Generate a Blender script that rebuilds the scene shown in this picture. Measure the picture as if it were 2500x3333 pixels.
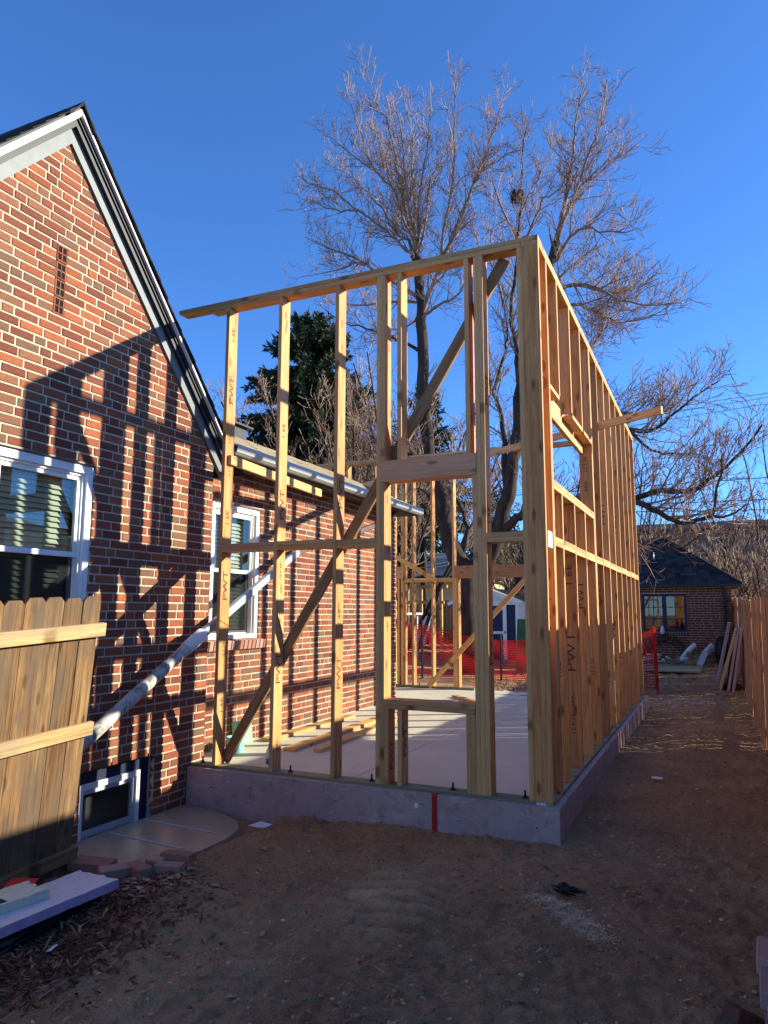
import bpy, bmesh, math, random
import numpy as np
from mathutils import Vector, Matrix, Quaternion
random.seed(7); rng = np.random.default_rng(7)
for o in list(bpy.data.objects): bpy.data.objects.remove(o)
SC = bpy.context.scene
COL = SC.collection
# ---------------------------------------------------------------- camera (z = 0 is the top of the sill plates)
FPX, YAW, PIT, ROL = 2338.05, 0.427761, 0.137055, 0.002124
CAM = np.array([1.14135, -5.49937, 1.38657])
F0 = np.array([-math.sin(YAW), math.cos(YAW), 0]); R0 = np.array([math.cos(YAW), math.sin(YAW), 0]); U0 = np.array([0, 0, 1.])
FW = F0*math.cos(PIT)+U0*math.sin(PIT); U1 = -F0*math.sin(PIT)+U0*math.cos(PIT)
RT = R0*math.cos(ROL)+U1*math.sin(ROL); UP = -R0*math.sin(ROL)+U1*math.cos(ROL)
cam = bpy.data.cameras.new('camera'); camo = bpy.data.objects.new('camera', cam); COL.objects.link(camo)
cam.sensor_fit = 'VERTICAL'; cam.sensor_height = 36; cam.lens = 36*FPX/3333
cam.clip_start = .05; cam.clip_end = 2000
camo.matrix_world = Matrix(((RT[0], UP[0], -FW[0], CAM[0]), (RT[1], UP[1], -FW[1], CAM[1]), (RT[2], UP[2], -FW[2], CAM[2]), (0, 0, 0, 1)))
SC.camera = camo
SC.render.resolution_x = 768; SC.render.resolution_y = 1024
def ux(px, py, axis, val):                       # photo pixel + the plane a thing stands in -> point
    d = FW+RT*(px-1250)/FPX-UP*(py-1666.5)/FPX; k = 'xyz'.index(axis)
    return CAM+d*(val-CAM[k])/d[k]
# ---------------------------------------------------------------- sky, sun, exposure
SUN = Vector((3.32, 2.0, 1.41)).normalized()
W = bpy.data.worlds.new('World'); SC.world = W; W.use_nodes = True
nt = W.node_tree; nt.nodes.clear()
sky = nt.nodes.new('ShaderNodeTexSky'); sky.sky_type = 'NISHITA'; sky.sun_disc = False
sky.sun_elevation = math.asin(SUN.z); sky.sun_rotation = math.atan2(SUN.x, SUN.y)
sky.altitude = 2200; sky.air_density = 1.0; sky.dust_density = 0.0; sky.ozone_density = 9.5
bg = nt.nodes.new('ShaderNodeBackground'); bg.inputs[1].default_value = .115
wo = nt.nodes.new('ShaderNodeOutputWorld'); nt.links.new(sky.outputs[0], bg.inputs[0]); nt.links.new(bg.outputs[0], wo.inputs[0])
sl = bpy.data.lights.new('sun', 'SUN'); sl.energy = 3.7; sl.angle = math.radians(.53); sl.color = (1, .94, .74)
so = bpy.data.objects.new('sun', sl); COL.objects.link(so); so.rotation_euler = SUN.to_track_quat('Z', 'Y').to_euler(); so.location = (20, 12, 12)
SC.view_settings.view_transform = 'Standard'; SC.view_settings.look = 'None'; SC.view_settings.gamma = 1
SC.view_settings.exposure = 1.48; SC.view_settings.use_curve_mapping = False
SC.render.engine = 'CYCLES'
# ---------------------------------------------------------------- helpers: materials
MATS = {}
class N:
    def __init__(s, name, rough=.7, spec=.3):
        m = bpy.data.materials.new(name); m.use_nodes = True; s.m = m; s.t = m.node_tree; s.b = s.t.nodes['Principled BSDF']
        s.b.inputs['Roughness'].default_value = rough; s.b.inputs['Specular IOR Level'].default_value = spec
        MATS[name] = m; s._c = None
    def n(s, typ, **kw):
        x = s.t.nodes.new('ShaderNode'+typ)
        for k, v in kw.items():
            if k.startswith('i_'):
                q = k[2:].replace('_', ' '); x.inputs[int(q) if q.isdigit() else q].default_value = v
            else: setattr(x, k, v)
        return x
    def l(s, a, b): s.t.links.new(a, b)
    def co(s, scale=(1, 1, 1), kind='Object', jitter=0):
        tc = s.n('TexCoord'); mp = s.n('Mapping'); mp.inputs['Scale'].default_value = scale; s.l(tc.outputs[kind], mp.inputs['Vector'])
        if jitter:
            oi = s.n('ObjectInfo'); mu = s.n('VectorMath', operation='SCALE'); cb = s.n('CombineXYZ')
            for i in range(3): s.l(oi.outputs['Random'], cb.inputs[i])
            s.l(cb.outputs[0], mu.inputs[0]); mu.inputs['Scale'].default_value = jitter; s.l(mu.outputs[0], mp.inputs['Location'])
        return mp.outputs[0]
    def noise(s, vec, scale=5, detail=4, rough=.55, dist=0):
        x = s.n('TexNoise', i_Scale=scale, i_Detail=detail, i_Roughness=rough, i_Distortion=dist)
        if vec is not None: s.l(vec, x.inputs['Vector'])
        return x.outputs['Fac']
    def wave(s, vec, scale=5, dist=3, dscale=1, axis='X', detail=2):
        x = s.n('TexWave', i_Scale=scale, i_Distortion=dist, i_Detail=detail); x.inputs['Detail Scale'].default_value = dscale
        x.bands_direction = axis; s.l(vec, x.inputs['Vector']); return x.outputs['Fac']
    def ramp(s, fac, stops, interp='LINEAR'):
        r = s.n('ValToRGB'); r.color_ramp.interpolation = interp; e = r.color_ramp.elements
        while len(e) < len(stops): e.new(.5)
        for k, (p, c) in enumerate(stops):
            e[k].position = p; e[k].color = tuple(c)+(1,) if len(c) == 3 else c
        s.l(fac, r.inputs[0]); return r.outputs[0]
    def mix(s, fac, a, b, mode='MIX'):
        x = s.n('Mix', data_type='RGBA', blend_type=mode)
        for sock, v in ((x.inputs[0], fac), (x.inputs[6], a), (x.inputs[7], b)):
            if isinstance(v, (int, float)): sock.default_value = v
            elif isinstance(v, tuple): sock.default_value = v+(1,) if len(v) == 3 else v
            else: s.l(v, sock)
        return x.outputs[2]
    def math(s, op, a, b=0., c=0.):
        x = s.n('Math', operation=op)
        for k, v in enumerate((a, b, c)):
            if isinstance(v, (int, float)): x.inputs[k].default_value = v
            else: s.l(v, x.inputs[k])
        return x.outputs[0]
    def rnd(s):
        a = s.n('ObjectInfo').outputs['Random']; b = s.n('NewGeometry').outputs['Random Per Island']
        return s.math('FRACT', s.math('ADD', a, b))
    def color(s, c):
        if isinstance(c, tuple): s.b.inputs['Base Color'].default_value = c+(1,)
        else: s.l(c, s.b.inputs['Base Color'])
    def bump(s, h, strength=.3, dist=.01):
        x = s.n('Bump', i_Strength=strength, i_Distance=dist); s.l(h, x.inputs['Height']); s.l(x.outputs[0], s.b.inputs['Normal'])
    def rough(s, h): s.l(h, s.b.inputs['Roughness'])
def M(n): return MATS[n]
def simple(name, c, rough=.6, var=.15, scale=8, spec=.3, bump=0, metal=0):
    m = N(name, rough, spec); v = m.co(); f = m.noise(v, scale, 5, .6)
    lo = tuple(x*(1-var) for x in c); hi = tuple(min(1, x*(1+var)) for x in c)
    m.color(m.ramp(f, [(.3, lo), (.7, hi)]))
    if bump: m.bump(m.noise(m.co(), scale*6, 5, .65), bump, .004)
    m.b.inputs['Metallic'].default_value = metal
    return m
# lumber: grain runs along local Z, plies lie across local X
def lumber(name, dark, mid, light, plies=True, weather=None, knot=True, rough=.62):
    m = N(name, rough, .25)
    v = m.co((1, 1, .06), jitter=37)
    g = m.noise(v, 38, 5, .6, .6)
    base = m.ramp(g, [(.25, dark), (.5, mid), (.75, light)])
    fig = m.wave(m.co((1, 1, .12), jitter=23), 7, 9, 2.2, 'Y', 3)
    base = m.mix(m.math('MULTIPLY', m.ramp(fig, [(.0, (1, 1, 1)), (.45, (0, 0, 0))]), .5), base, dark)
    base = m.mix(m.math('MULTIPLY', m.ramp(m.noise(m.co((1, 1, .12), jitter=67), 6, 4, .6, .8), [(.42, (0, 0, 0)), (.68, (1, 1, 1))]), .4), base, tuple(min(1, x*f) for x, f in zip(light, (1.08, 1.12, 1.2))))
    if plies:
        tc = m.n('TexCoord'); sx = m.n('SeparateXYZ'); m.l(tc.outputs['Object'], sx.inputs[0])
        wob = m.noise(m.co((1, 1, .25), jitter=11), 9, 3)
        px = m.math('ADD', sx.outputs[0], m.math('MULTIPLY', wob, .004))
        s1 = m.math('PINGPONG', m.math('MULTIPLY', px, 165.), 1.)
        geo = m.n('NewGeometry'); vt = m.n('VectorTransform', vector_type='NORMAL', convert_from='WORLD', convert_to='OBJECT'); m.l(geo.outputs['Normal'], vt.inputs[0])
        sn = m.n('SeparateXYZ'); m.l(vt.outputs[0], sn.inputs[0])
        edge = m.math('GREATER_THAN', m.math('ABSOLUTE', sn.outputs[1]), .7)
        base = m.mix(m.math('MULTIPLY', edge, .42), base, (.82, .55, .24))
        ply = m.math('MULTIPLY', m.ramp(s1, [(.0, (1, 1, 1)), (.22, (0, 0, 0))]), edge)
        base = m.mix(m.math('MULTIPLY', ply, .8), base, tuple(x*.30 for x in dark))
        s2 = m.math('MULTIPLY', m.noise(m.co((1, 1, .02), jitter=5), 140, 2), edge)
        base = m.mix(m.ramp(s2, [(.55, (0, 0, 0)), (.75, (.5, .5, .5))]), base, tuple(min(1, x*1.25) for x in light))
    if knot:
        vo = m.n('TexVoronoi', feature='F1', voronoi_dimensions='2D', i_Scale=4.2, i_Randomness=1); sk = m.n('SeparateXYZ'); m.l(m.co((1., 1.5, .5), jitter=51), sk.inputs[0]); ck = m.n('CombineXYZ'); m.l(sk.outputs[1], ck.inputs[0]); m.l(sk.outputs[2], ck.inputs[1]); m.l(ck.outputs[0], vo.inputs['Vector'])
        base = m.mix(m.ramp(vo.outputs['Distance'], [(.06, (.8, .8, .8)), (.13, (0, 0, 0))]), base, tuple(x*.45 for x in dark))
    oi = m.n('ObjectInfo').outputs['Random']
    base = m.mix(1., base, m.ramp(oi, [(0, (.60, .55, .50)), (.3, (.95, .95, .95)), (.6, (1.0, .90, .80)), (.8, (.72, .66, .60)), (1, (1, 1, 1))]), 'MULTIPLY')
    if weather:
        w = m.noise(m.co((1, 1, .35), jitter=9), 5, 4, .6)
        base = m.mix(m.ramp(w, [(.40, (0, 0, 0)), (.60, (.9, .9, .9))]), base, weather)
    if weather: base = m.mix(m.math('MULTIPLY', m.ramp(m.noise(m.co((1, 1, .025), jitter=71), 85, 3, .6, .4), [(.30, (1, 1, 1)), (.48, (0, 0, 0))]), .65), base, tuple(x*.35 for x in dark))
    m.color(base); m.bump(g, .3, .003)
    return m
lumber('stud_wood', (.47, .185, .055), (.70, .33, .112), (.86, .50, .205))
lumber('board_wood', (.50, .245, .08), (.68, .38, .145), (.82, .54, .25), plies=False)
lumber('header_wood', (.52, .25, .12), (.66, .36, .19), (.74, .45, .27), plies=False)
lumber('old_wood', (.17, .085, .035), (.30, .165, .07), (.42, .25, .12), plies=False)
lumber('treated_wood', (.21, .20, .10), (.31, .29, .16), (.42, .39, .24), plies=False)
lumber('picket_wood', (.10, .045, .018), (.26, .14, .058), (.38, .23, .105), plies=False, weather=(.125, .085, .055), rough=.8)
lumber('rail_wood', (.40, .22, .08), (.56, .36, .15), (.70, .50, .24), plies=False, weather=(.38, .28, .17))
lumber('fence_wood', (.26, .12, .05), (.52, .28, .135), (.70, .43, .23), plies=False, weather=(.40, .24, .14), rough=.85)
# brick
def brickmat(name, pal, grit=.5):
    m = N(name, .85, .2); r = m.rnd()
    c = m.ramp(r, pal, 'CONSTANT')
    v = m.co((1, 1, 1), 'Object', 29)
    n1 = m.noise(v, 30, 4, .7); n2 = m.noise(m.co((260, 260, 40), 'Object', 3), 1, 4, .7)
    c = m.mix(m.ramp(n1, [(.35, (0, 0, 0)), (.75, (.55, .55, .55))]), c, (.13, .055, .04))
    c = m.mix(m.math('MULTIPLY', m.ramp(n2, [(.42, (0, 0, 0)), (.66, (1, 1, 1))]), .5), c, m.mix(.45, c, (.50, .25, .14)))
    c = m.mix(m.math('MULTIPLY', m.ramp(m.noise(m.co((300, 300, 55), 'Object', 17), 1, 3, .7), [(.30, (1, 1, 1)), (.46, (0, 0, 0))]), .7), c, (.055, .028, .022))
    m.color(c); m.bump(n2, grit*1.6, .008)
    return m
PAL = [(0, (.15, .036, .022)), (.14, (.25, .056, .028)), (.32, (.33, .078, .034)), (.48, (.20, .048, .028)), (.60, (.40, .11, .044)), (.70, (.22, .095, .052)), (.82, (.28, .11, .058)), (.92, (.15, .085, .058))]
brickmat('brick', PAL)
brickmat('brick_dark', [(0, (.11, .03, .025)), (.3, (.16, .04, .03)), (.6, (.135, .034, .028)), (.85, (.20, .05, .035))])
m = N('mortar', .95, .1); m.color(m.ramp(m.noise(m.co(), 60, 4), [(.3, (.42, .35, .25)), (.7, (.58, .50, .37))])); m.bump(m.noise(m.co(), 220, 3), .5, .004)
m = N('paver', .9, .1); m.color(m.ramp(m.rnd(), [(0, (.32, .14, .10)), (.35, (.40, .25, .19)), (.7, (.46, .27, .20)), (1, (.33, .22, .18))])); m.bump(m.noise(m.co(), 90, 5, .7), .6, .004)
# concrete slab
m = N('concrete', .62, .35); v = m.co(); a = m.noise(v, 1.3, 6, .65, .4); b = m.noise(v, 9, 5, .65)
c = m.mix(b, m.ramp(a, [(.3, (.47, .43, .32)), (.55, (.63, .575, .44)), (.75, (.75, .69, .54))]), (.60, .55, .41), 'MIX')
c = m.mix(m.ramp(m.noise(m.co(), 3.1, 6, .7), [(.58, (0, 0, 0)), (.72, (.45, .45, .45))]), c, (.34, .29, .23)); m.color(c); m.bump(m.noise(m.co(), 60, 5), .12, .003)
# purple foundation foam with dirt, scuffs
m = N('foam_purple', .55, .3); v = m.co(); a = m.noise(v, 2.2, 6, .65, .5); b = m.noise(m.co((1, 1, 2.2)), 5, 6, .75, 1.2)
c = m.ramp(a, [(.3, (.38, .25, .225)), (.6, (.47, .315, .285)), (.8, (.46, .33, .275))])
c = m.mix(m.ramp(b, [(.56, (0, 0, 0)), (.66, (.6, .6, .6))]), c, (.62, .52, .50))
c = m.mix(m.ramp(m.noise(m.co((1, 1, 1)), 11, 5, .7), [(.54, (0, 0, 0)), (.70, (.7, .7, .7))]), c, (.24, .14, .11)); m.color(c); m.bump(b, .2, .006)
m = N('foam_lilac', .6, .3); a = m.noise(m.co(), 6, 5, .65); m.color(m.ramp(a, [(.3, (.40, .27, .43)), (.7, (.55, .42, .58))])); m.bump(m.noise(m.co(), 40, 4), .3, .004)
m = N('foam_face', .6, .3); a = m.noise(m.co((1, 3, 1)), 9, 6, .75, .8); m.color(m.ramp(a, [(.30, (.40, .35, .37)), (.42, (.62, .57, .58)), (.7, (.72, .67, .68))])); m.bump(a, .3, .005)
m = N('foam_pink', .6, .3); a = m.noise(m.co(), 3, 4); m.color(m.ramp(a, [(.3, (.46, .31, .32)), (.7, (.56, .40, .40))]))
m = N('foam_mint', .6, .3); a = m.noise(m.co((3, 3, 1)), 6, 5, .7); m.color(m.ramp(a, [(.3, (.56, .56, .40)), (.7, (.72, .69, .52))]))
simple('mint_green', (.26, .50, .28), .6, .12); simple('turquoise', (.25, .62, .55), .45, .1)
simple('white_paint', (.78, .77, .74), .45, .05, 4); simple('fascia_white', (.72, .72, .70), .45, .06, 5); simple('grey_paint', (.15, .165, .17), .5, .12, 12)
simple('navy_paint', (.016, .022, .058), .45, .2, 6); simple('dark_trim', (.02, .022, .03), .5, .2)
simple('sash_grey', (.42, .43, .46), .5, .06); simple('gutter_white', (.40, .43, .42), .4, .06, 3, .4)
simple('blind', (.50, .54, .46), .55, .04, 4); simple('hole', (.002, .002, .002), .9, .1); simple('interior', (.05, .05, .05), .9, .1); simple('brown_metal', (.13, .07, .055), .4, .15, 6, .5)  # the near-black colour paints the depth shade of the vent
simple('downspout_paint', (.36, .40, .43), .4, .06, 5, .4)
m = N('pvc', .5, .35); a = m.noise(m.co((1, 1, .5)), 14, 6, .75, .5); m.color(m.mix(m.ramp(a, [(.46, (0, 0, 0)), (.60, (.85, .85, .85))]), (.50, .47, .41), (.13, .12, .11)))
simple('black_metal', (.015, .015, .016), .45, .2, 10, .5); simple('galvanised', (.45, .46, .47), .4, .1, 20, .5, 0, .6)
simple('red_tape', (.42, .012, .012), .4, .1); simple('red_plastic', (.62, .02, .02), .4, .1, 6); simple('paper', (.68, .66, .66), .7, .12, 30); simple('ink', (.10, .055, .03), .8, .2); simple('ink_black', (.02, .02, .02), .8, .2)
m = N('net_red', .5, .3); tl = m.n('BsdfTranslucent'); tl.inputs[0].default_value = (.6, .02, .018, 1); mx = m.n('MixShader', i_0=.28); m.l(m.b.outputs[0], mx.inputs[1]); m.l(tl.outputs[0], mx.inputs[2]); m.l(mx.outputs[0], m.t.nodes['Material Output'].inputs[0]); m.color(m.ramp(m.noise(m.co(), 4, 3), [(.3, (.34, .010, .009)), (.7, (.48, .018, .014))]))
simple('plastic_black', (.01, .01, .011), .5, .3); simple('white_plastic', (.68, .68, .70), .5, .1, 12); simple('scrap_wood', (.30, .22, .14), .8, .25, 10); simple('osb', (.36, .30, .17), .8, .3, 30, .2, .3); simple('green_board', (.035, .15, .06), .6, .12, 8)
m = N('shingle_dark', .9, .15); m.color(m.ramp(m.rnd(), [(0, (.016, .016, .018)), (.5, (.032, .032, .035)), (1, (.055, .053, .055))])); m.bump(m.noise(m.co(), 160, 3), .6, .004)
m = N('shingle_tan', .95, .1); a = m.noise(m.co((2, 30, 2)), 3, 5, .7); m.color(m.mix(a, m.ramp(m.rnd(), [(0, (.15, .12, .085)), (1, (.24, .19, .13))]), (.30, .25, .18))); m.bump(m.noise(m.co(), 120, 3), .6, .004)
simple('shingle_grey', (.20, .18, .16), .9, .2, 20); simple('siding_yellow', (.80, .66, .38), .7, .06, 3); simple('far_wall', (.20, .145, .11), .85, .15, 1); simple('stucco', (.42, .37, .30), .85, .1, 3)
m = N('cover_sheet', .38, .4); a = m.noise(m.co(), 3, 6, .7, .6); b = m.noise(m.co(), 22, 5, .7); c = m.ramp(a, [(.3, (.27, .22, .15)), (.7, (.40, .33, .235))]); m.color(m.mix(m.ramp(b, [(.6, (0, 0, 0)), (.72, (.5, .5, .5))]), c, (.50, .44, .35)))
# glass: clear pane with a mirror part
m = N('glass', .02); t = m.t; t.nodes.remove(m.b); out = t.nodes['Material Output']
tr = m.n('BsdfTransparent'); tr.inputs[0].default_value = (.78, .84, .80, 1); gl = m.n('BsdfGlossy'); gl.inputs['Roughness'].default_value = .015
fr = m.n('Fresnel', i_IOR=1.5); mx = m.n('MixShader'); m.l(m.math('ADD', m.math('MULTIPLY', fr.outputs[0], 1.4), .05), mx.inputs[0]); m.l(tr.outputs[0], mx.inputs[1]); m.l(gl.outputs[0], mx.inputs[2]); m.l(mx.outputs[0], out.inputs[0])
m = N('insect_screen', .8, .1); m.b.inputs['Base Color'].default_value = (.012, .013, .015, 1); m.b.inputs['Alpha'].default_value = .68
m = N('bottle_clear', .05, .5); m.b.inputs['Transmission Weight'].default_value = .9; m.b.inputs['Base Color'].default_value = (.9, .94, .96, 1); m.b.inputs['IOR'].default_value = 1.2
simple('label_blue', (.05, .16, .42), .5, .1)
# dirt
m = N('dirt', .95, .12); v = m.co()
a = m.noise(v, .9, 6, .65, .4); b = m.noise(v, 7, 7, .72, .3); d = m.noise(v, 60, 5, .75)
c = m.ramp(a, [(.28, (.22, .105, .046)), (.5, (.43, .245, .122)), (.72, (.60, .375, .20))])
c = m.mix(m.ramp(b, [(.35, (0, 0, 0)), (.7, (.7, .7, .7))]), c, (.56, .32, .155))
c = m.mix(m.ramp(d, [(.55, (0, 0, 0)), (.75, (.7, .7, .7))]), c, (.68, .45, .26))
c = m.mix(m.ramp(m.noise(v, 150, 4, .8), [(.56, (0, 0, 0)), (.70, (.75, .75, .75))]), c, (.66, .49, .33))
c = m.mix(m.ramp(m.noise(v, 95, 4, .8), [(.32, (.8, .8, .8)), (.46, (0, 0, 0))]), c, (.12, .068, .036))
c = m.mix(m.ramp(m.noise(v, 26, 5, .75), [(.30, (.75, .75, .75)), (.44, (0, 0, 0))]), c, (.085, .045, .025))
def patch(c, x, y, rx, ry, col, amt, rot=0):
    mp = m.n('Mapping', vector_type='TEXTURE'); tc = m.n('TexCoord'); m.l(tc.outputs['Object'], mp.inputs[0])
    mp.inputs['Location'].default_value = (x, y, 0); mp.inputs['Rotation'].default_value = (0, 0, rot); mp.inputs['Scale'].default_value = (rx, ry, 5)
    ln = m.n('VectorMath', operation='LENGTH'); m.l(mp.outputs[0], ln.inputs[0])
    f = m.math('ADD', ln.outputs['Value'], m.math('MULTIPLY', m.math('SUBTRACT', m.noise(v, 22, 6, .8), .5), 2.3))
    return m.mix(m.ramp(f, [(.25, (amt,)*3), (1.05, (0, 0, 0))]), c, col)
c = patch(c, .33, -1.27, .11, .30, (.88, .60, .36), .95, .75)
c = patch(c, -.78, -1.42, .22, .13, (.80, .50, .28), .9)
c = patch(c, -.62, -1.25, .50, .62, (.68, .42, .22), .7)
c = patch(c, .75, 8.6, .7, .8, (.42, .31, .21), .8)
m.color(c); m.bump(m.math('ADD', m.math('MULTIPLY', b, .6), m.math('MULTIPLY', d, .5)), 1.0, .05)
m = N('pebble', .9, .15); m.color(m.ramp(m.rnd(), [(0, (.24, .125, .058)), (.6, (.42, .235, .115)), (.92, (.56, .34, .18)), (1, (.68, .48, .31))]))
m = N('chip', .8, .2); m.color(m.ramp(m.rnd(), [(0, (.20, .13, .075)), (.6, (.36, .27, .17)), (1, (.50, .42, .31))]))
m = N('sawdust', .9, .1); m.color(m.ramp(m.rnd(), [(0, (.56, .37, .20)), (1, (.84, .62, .40))]))
m = N('mulch', .9, .1); m.color(m.ramp(m.rnd(), [(0, (.05, .022, .014)), (.5, (.13, .058, .034)), (.85, (.21, .10, .058)), (1, (.34, .20, .125))]))
m = N('dry_leaf', .8, .2); m.color(m.ramp(m.rnd(), [(0, (.16, .075, .042)), (.5, (.32, .17, .095)), (1, (.50, .33, .20))]))
m = N('bark', .95, .1); v = m.co((1, 1, .22)); a = m.noise(v, 9, 6, .75, .5); m.color(m.ramp(a, [(.3, (.030, .021, .017)), (.6, (.085, .064, .052)), (.8, (.14, .11, .09))])); m.bump(a, 1., .06)
m = N('sunlit_bark', .9, .15); a = m.noise(m.co(), 7, 5, .7); m.color(m.ramp(a, [(.3, (.15, .10, .072)), (.7, (.34, .255, .195))])); m.bump(a, .4, .02)  # bark colour lightened to stand for sun on the upper limbs
m = N('twig', .85, .2); m.color(m.ramp(m.rnd(), [(0, (.16, .094, .062)), (.5, (.29, .185, .128)), (1, (.46, .33, .24))]))
m = N('twig_brown', .9, .15); m.color(m.ramp(m.rnd(), [(0, (.15, .08, .052)), (.5, (.28, .17, .112)), (1, (.46, .33, .235))]))
m = N('twig_tan', .9, .15); m.color(m.ramp(m.rnd(), [(0, (.20, .11, .065)), (.5, (.40, .26, .16)), (1, (.62, .46, .31))]))
m = N('needle', .8, .2); m.color(m.ramp(m.rnd(), [(0, (.016, .028, .014)), (.5, (.034, .054, .026)), (1, (.075, .092, .04))]))
m = N('juniper', .8, .2); m.color(m.ramp(m.rnd(), [(0, (.07, .075, .018)), (.5, (.14, .14, .035)), (1, (.22, .20, .06))]))
m = N('nest', .95, .1); m.color(m.ramp(m.rnd(), [(0, (.03, .014, .008)), (1, (.13, .06, .03))]))
# ---------------------------------------------------------------- helpers: objects
def tag(o, label=None, cat=None, group=None, kind=None):
    for k, v in (('label', label), ('category', cat), ('group', group), ('kind', kind)):
        if v: o[k] = v
    return o
def thing(name, loc, label, cat, group=None):
    o = bpy.data.objects.new(name, None); COL.objects.link(o); o.location = loc; o.empty_display_size = .2
    return tag(o, label, cat, group)
def place(o, parent, mat):
    if parent is not None:
        o.parent = parent
        pw = Matrix.Identity(4); p = parent
        chain = []
        while p is not None: chain.append(p.matrix_basis.copy()); p = p.parent
        for mm in reversed(chain): pw = pw @ mm
        o.matrix_basis = pw.inverted() @ mat
    else: o.matrix_basis = mat
def mobj(name, mesh, parent=None, mat=None):
    o = bpy.data.objects.new(name, mesh); COL.objects.link(o); place(o, parent, mat or Matrix.Identity(4)); return o
def mesh_from(name, V, Fc, mat, smooth=False):
    me = bpy.data.meshes.new(name); me.from_pydata([tuple(v) for v in V], [], Fc); me.materials.append(M(mat))
    if smooth: me.polygons.foreach_set('use_smooth', [True]*len(me.polygons))
    me.update(); return me
def raw(name, V, Fc, mat, parent=None, smooth=False, centre=True):
    V = np.asarray(V, float); c = V.mean(0) if centre else np.zeros(3)
    return mobj(name, mesh_from(name, V-c, Fc, mat, smooth), parent, Matrix.Translation(Vector(c)))
_cb = {}
BOXF = [(0, 1, 3, 2), (4, 6, 7, 5), (0, 4, 5, 1), (2, 3, 7, 6), (0, 2, 6, 4), (1, 5, 7, 3)]
def boxmesh(sx, sy, sz, mat, ch=.0025):
    key = (round(sx, 4), round(sy, 4), round(sz, 3), mat, ch)
    if key in _cb: return _cb[key]
    V = [(x*sx/2, y*sy/2, z*sz/2) for x in (-1, 1) for y in (-1, 1) for z in (-1, 1)]
    bm = bmesh.new(); vs = [bm.verts.new(v) for v in V]
    for f in BOXF: bm.faces.new([vs[i] for i in f])
    bmesh.ops.recalc_face_normals(bm, faces=bm.faces)
    if ch: bmesh.ops.bevel(bm, geom=bm.edges[:]+bm.verts[:], offset=min(ch, .3*min(sx, sy, sz)), segments=1, affect='EDGES')
    me = bpy.data.meshes.new('box'); bm.to_mesh(me); bm.free(); me.materials.append(M(mat)); _cb[key] = me; return me
def box(name, parent, lo, hi, mat, ch=.0025):
    lo = Vector(lo); hi = Vector(hi); d = hi-lo
    return mobj(name, boxmesh(d.x, d.y, d.z, mat, ch), parent, Matrix.Translation((lo+hi)/2))
def board(name, parent, a, b, w, d, mat, side=(0, 1, 0), ch=.0025, roll=0):
    """a piece of timber from a to b; w across local X, d across local Y (towards side)"""
    a = Vector(a); b = Vector(b); z = (b-a); L = z.length; z.normalize(); s = Vector(side); y = (s-z*s.dot(z)).normalized(); x = y.cross(z)
    R = Matrix((x, y, z)).transposed().to_4x4()
    if roll: R = R @ Matrix.Rotation(roll, 4, 'Z')
    return mobj(name, boxmesh(w, d, L, mat, ch), parent, Matrix.Translation((a+b)/2) @ R)
def tube(V, Fc, pts, rad, k=6, cap=True):
    pts = [np.asarray(p, float) for p in pts]; n = len(pts); b0 = len(V)
    t0 = pts[1]-pts[0]; ref = np.array([.31, .47, .83]); u = np.cross(t0, ref); u /= np.linalg.norm(u)+1e-9
    for i, p in enumerate(pts):
        t = pts[min(i+1, n-1)]-pts[max(i-1, 0)]; t = t/(np.linalg.norm(t)+1e-9)
        u = u-t*np.dot(u, t); u /= np.linalg.norm(u)+1e-9; w = np.cross(t, u); r = rad[i] if hasattr(rad, '__len__') else rad
        for j in range(k):
            an = 2*math.pi*j/k; V.append(p+(u*math.cos(an)+w*math.sin(an))*r)
    for i in range(n-1):
        for j in range(k):
            Fc.append((b0+i*k+j, b0+i*k+(j+1) % k, b0+(i+1)*k+(j+1) % k, b0+(i+1)*k+j))
    if cap: Fc.append(tuple(range(b0+k-1, b0-1, -1))); Fc.append(tuple(b0+(n-1)*k+j for j in range(k)))
def tubeobj(name, parent, pts, rad, mat, k=10, smooth=True):
    V, Fc = [], []; tube(V, Fc, pts, rad, k); return raw(name, V, Fc, mat, parent, smooth)
def boxes_mesh(name, parent, lst, mat):
    """several axis-aligned boxes that form ONE piece (a frame, a wall round its openings)"""
    V, Fc = [], []
    for lo, hi in lst:
        b = len(V); V += [(x, y, z) for x in (lo[0], hi[0]) for y in (lo[1], hi[1]) for z in (lo[2], hi[2])]; Fc += [tuple(b+i for i in f) for f in BOXF]
    o = raw(name, V, Fc, mat, parent)
    bm = bmesh.new(); bm.from_mesh(o.data); bmesh.ops.recalc_face_normals(bm, faces=bm.faces); bm.to_mesh(o.data); bm.free(); return o
_txt = {}
def stamp(parent, text, pos, xa, ya, size, mat='ink'):
    if text not in _txt:
        cu = bpy.data.curves.new('t', 'FONT'); cu.body = text; cu.size = 1; cu.align_x = 'CENTER'; cu.align_y = 'CENTER'; cu.resolution_u = 2; cu.extrude = .001
        ob = bpy.data.objects.new('t', cu); COL.objects.link(ob); dg = bpy.context.evaluated_depsgraph_get(); dg.update()
        me = bpy.data.meshes.new_from_object(ob.evaluated_get(dg)); bpy.data.objects.remove(ob); _txt[text] = me
    key = (text, mat)
    if key not in _txt:
        me = _txt[text].copy(); me.materials.clear(); me.materials.append(M(mat)); _txt[key] = me
    X = Vector(xa).normalized(); Y = Vector(ya).normalized(); Z = X.cross(Y)
    sx, sy = size; sx, sy = sx*.85, sy*.85
    R = Matrix((X*sx, Y*sy, Z*.6)).transposed().to_4x4()
    return mobj('stamp', _txt[key], parent, Matrix.Translation(Vector(pos)+Z*.0012) @ R)
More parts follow.
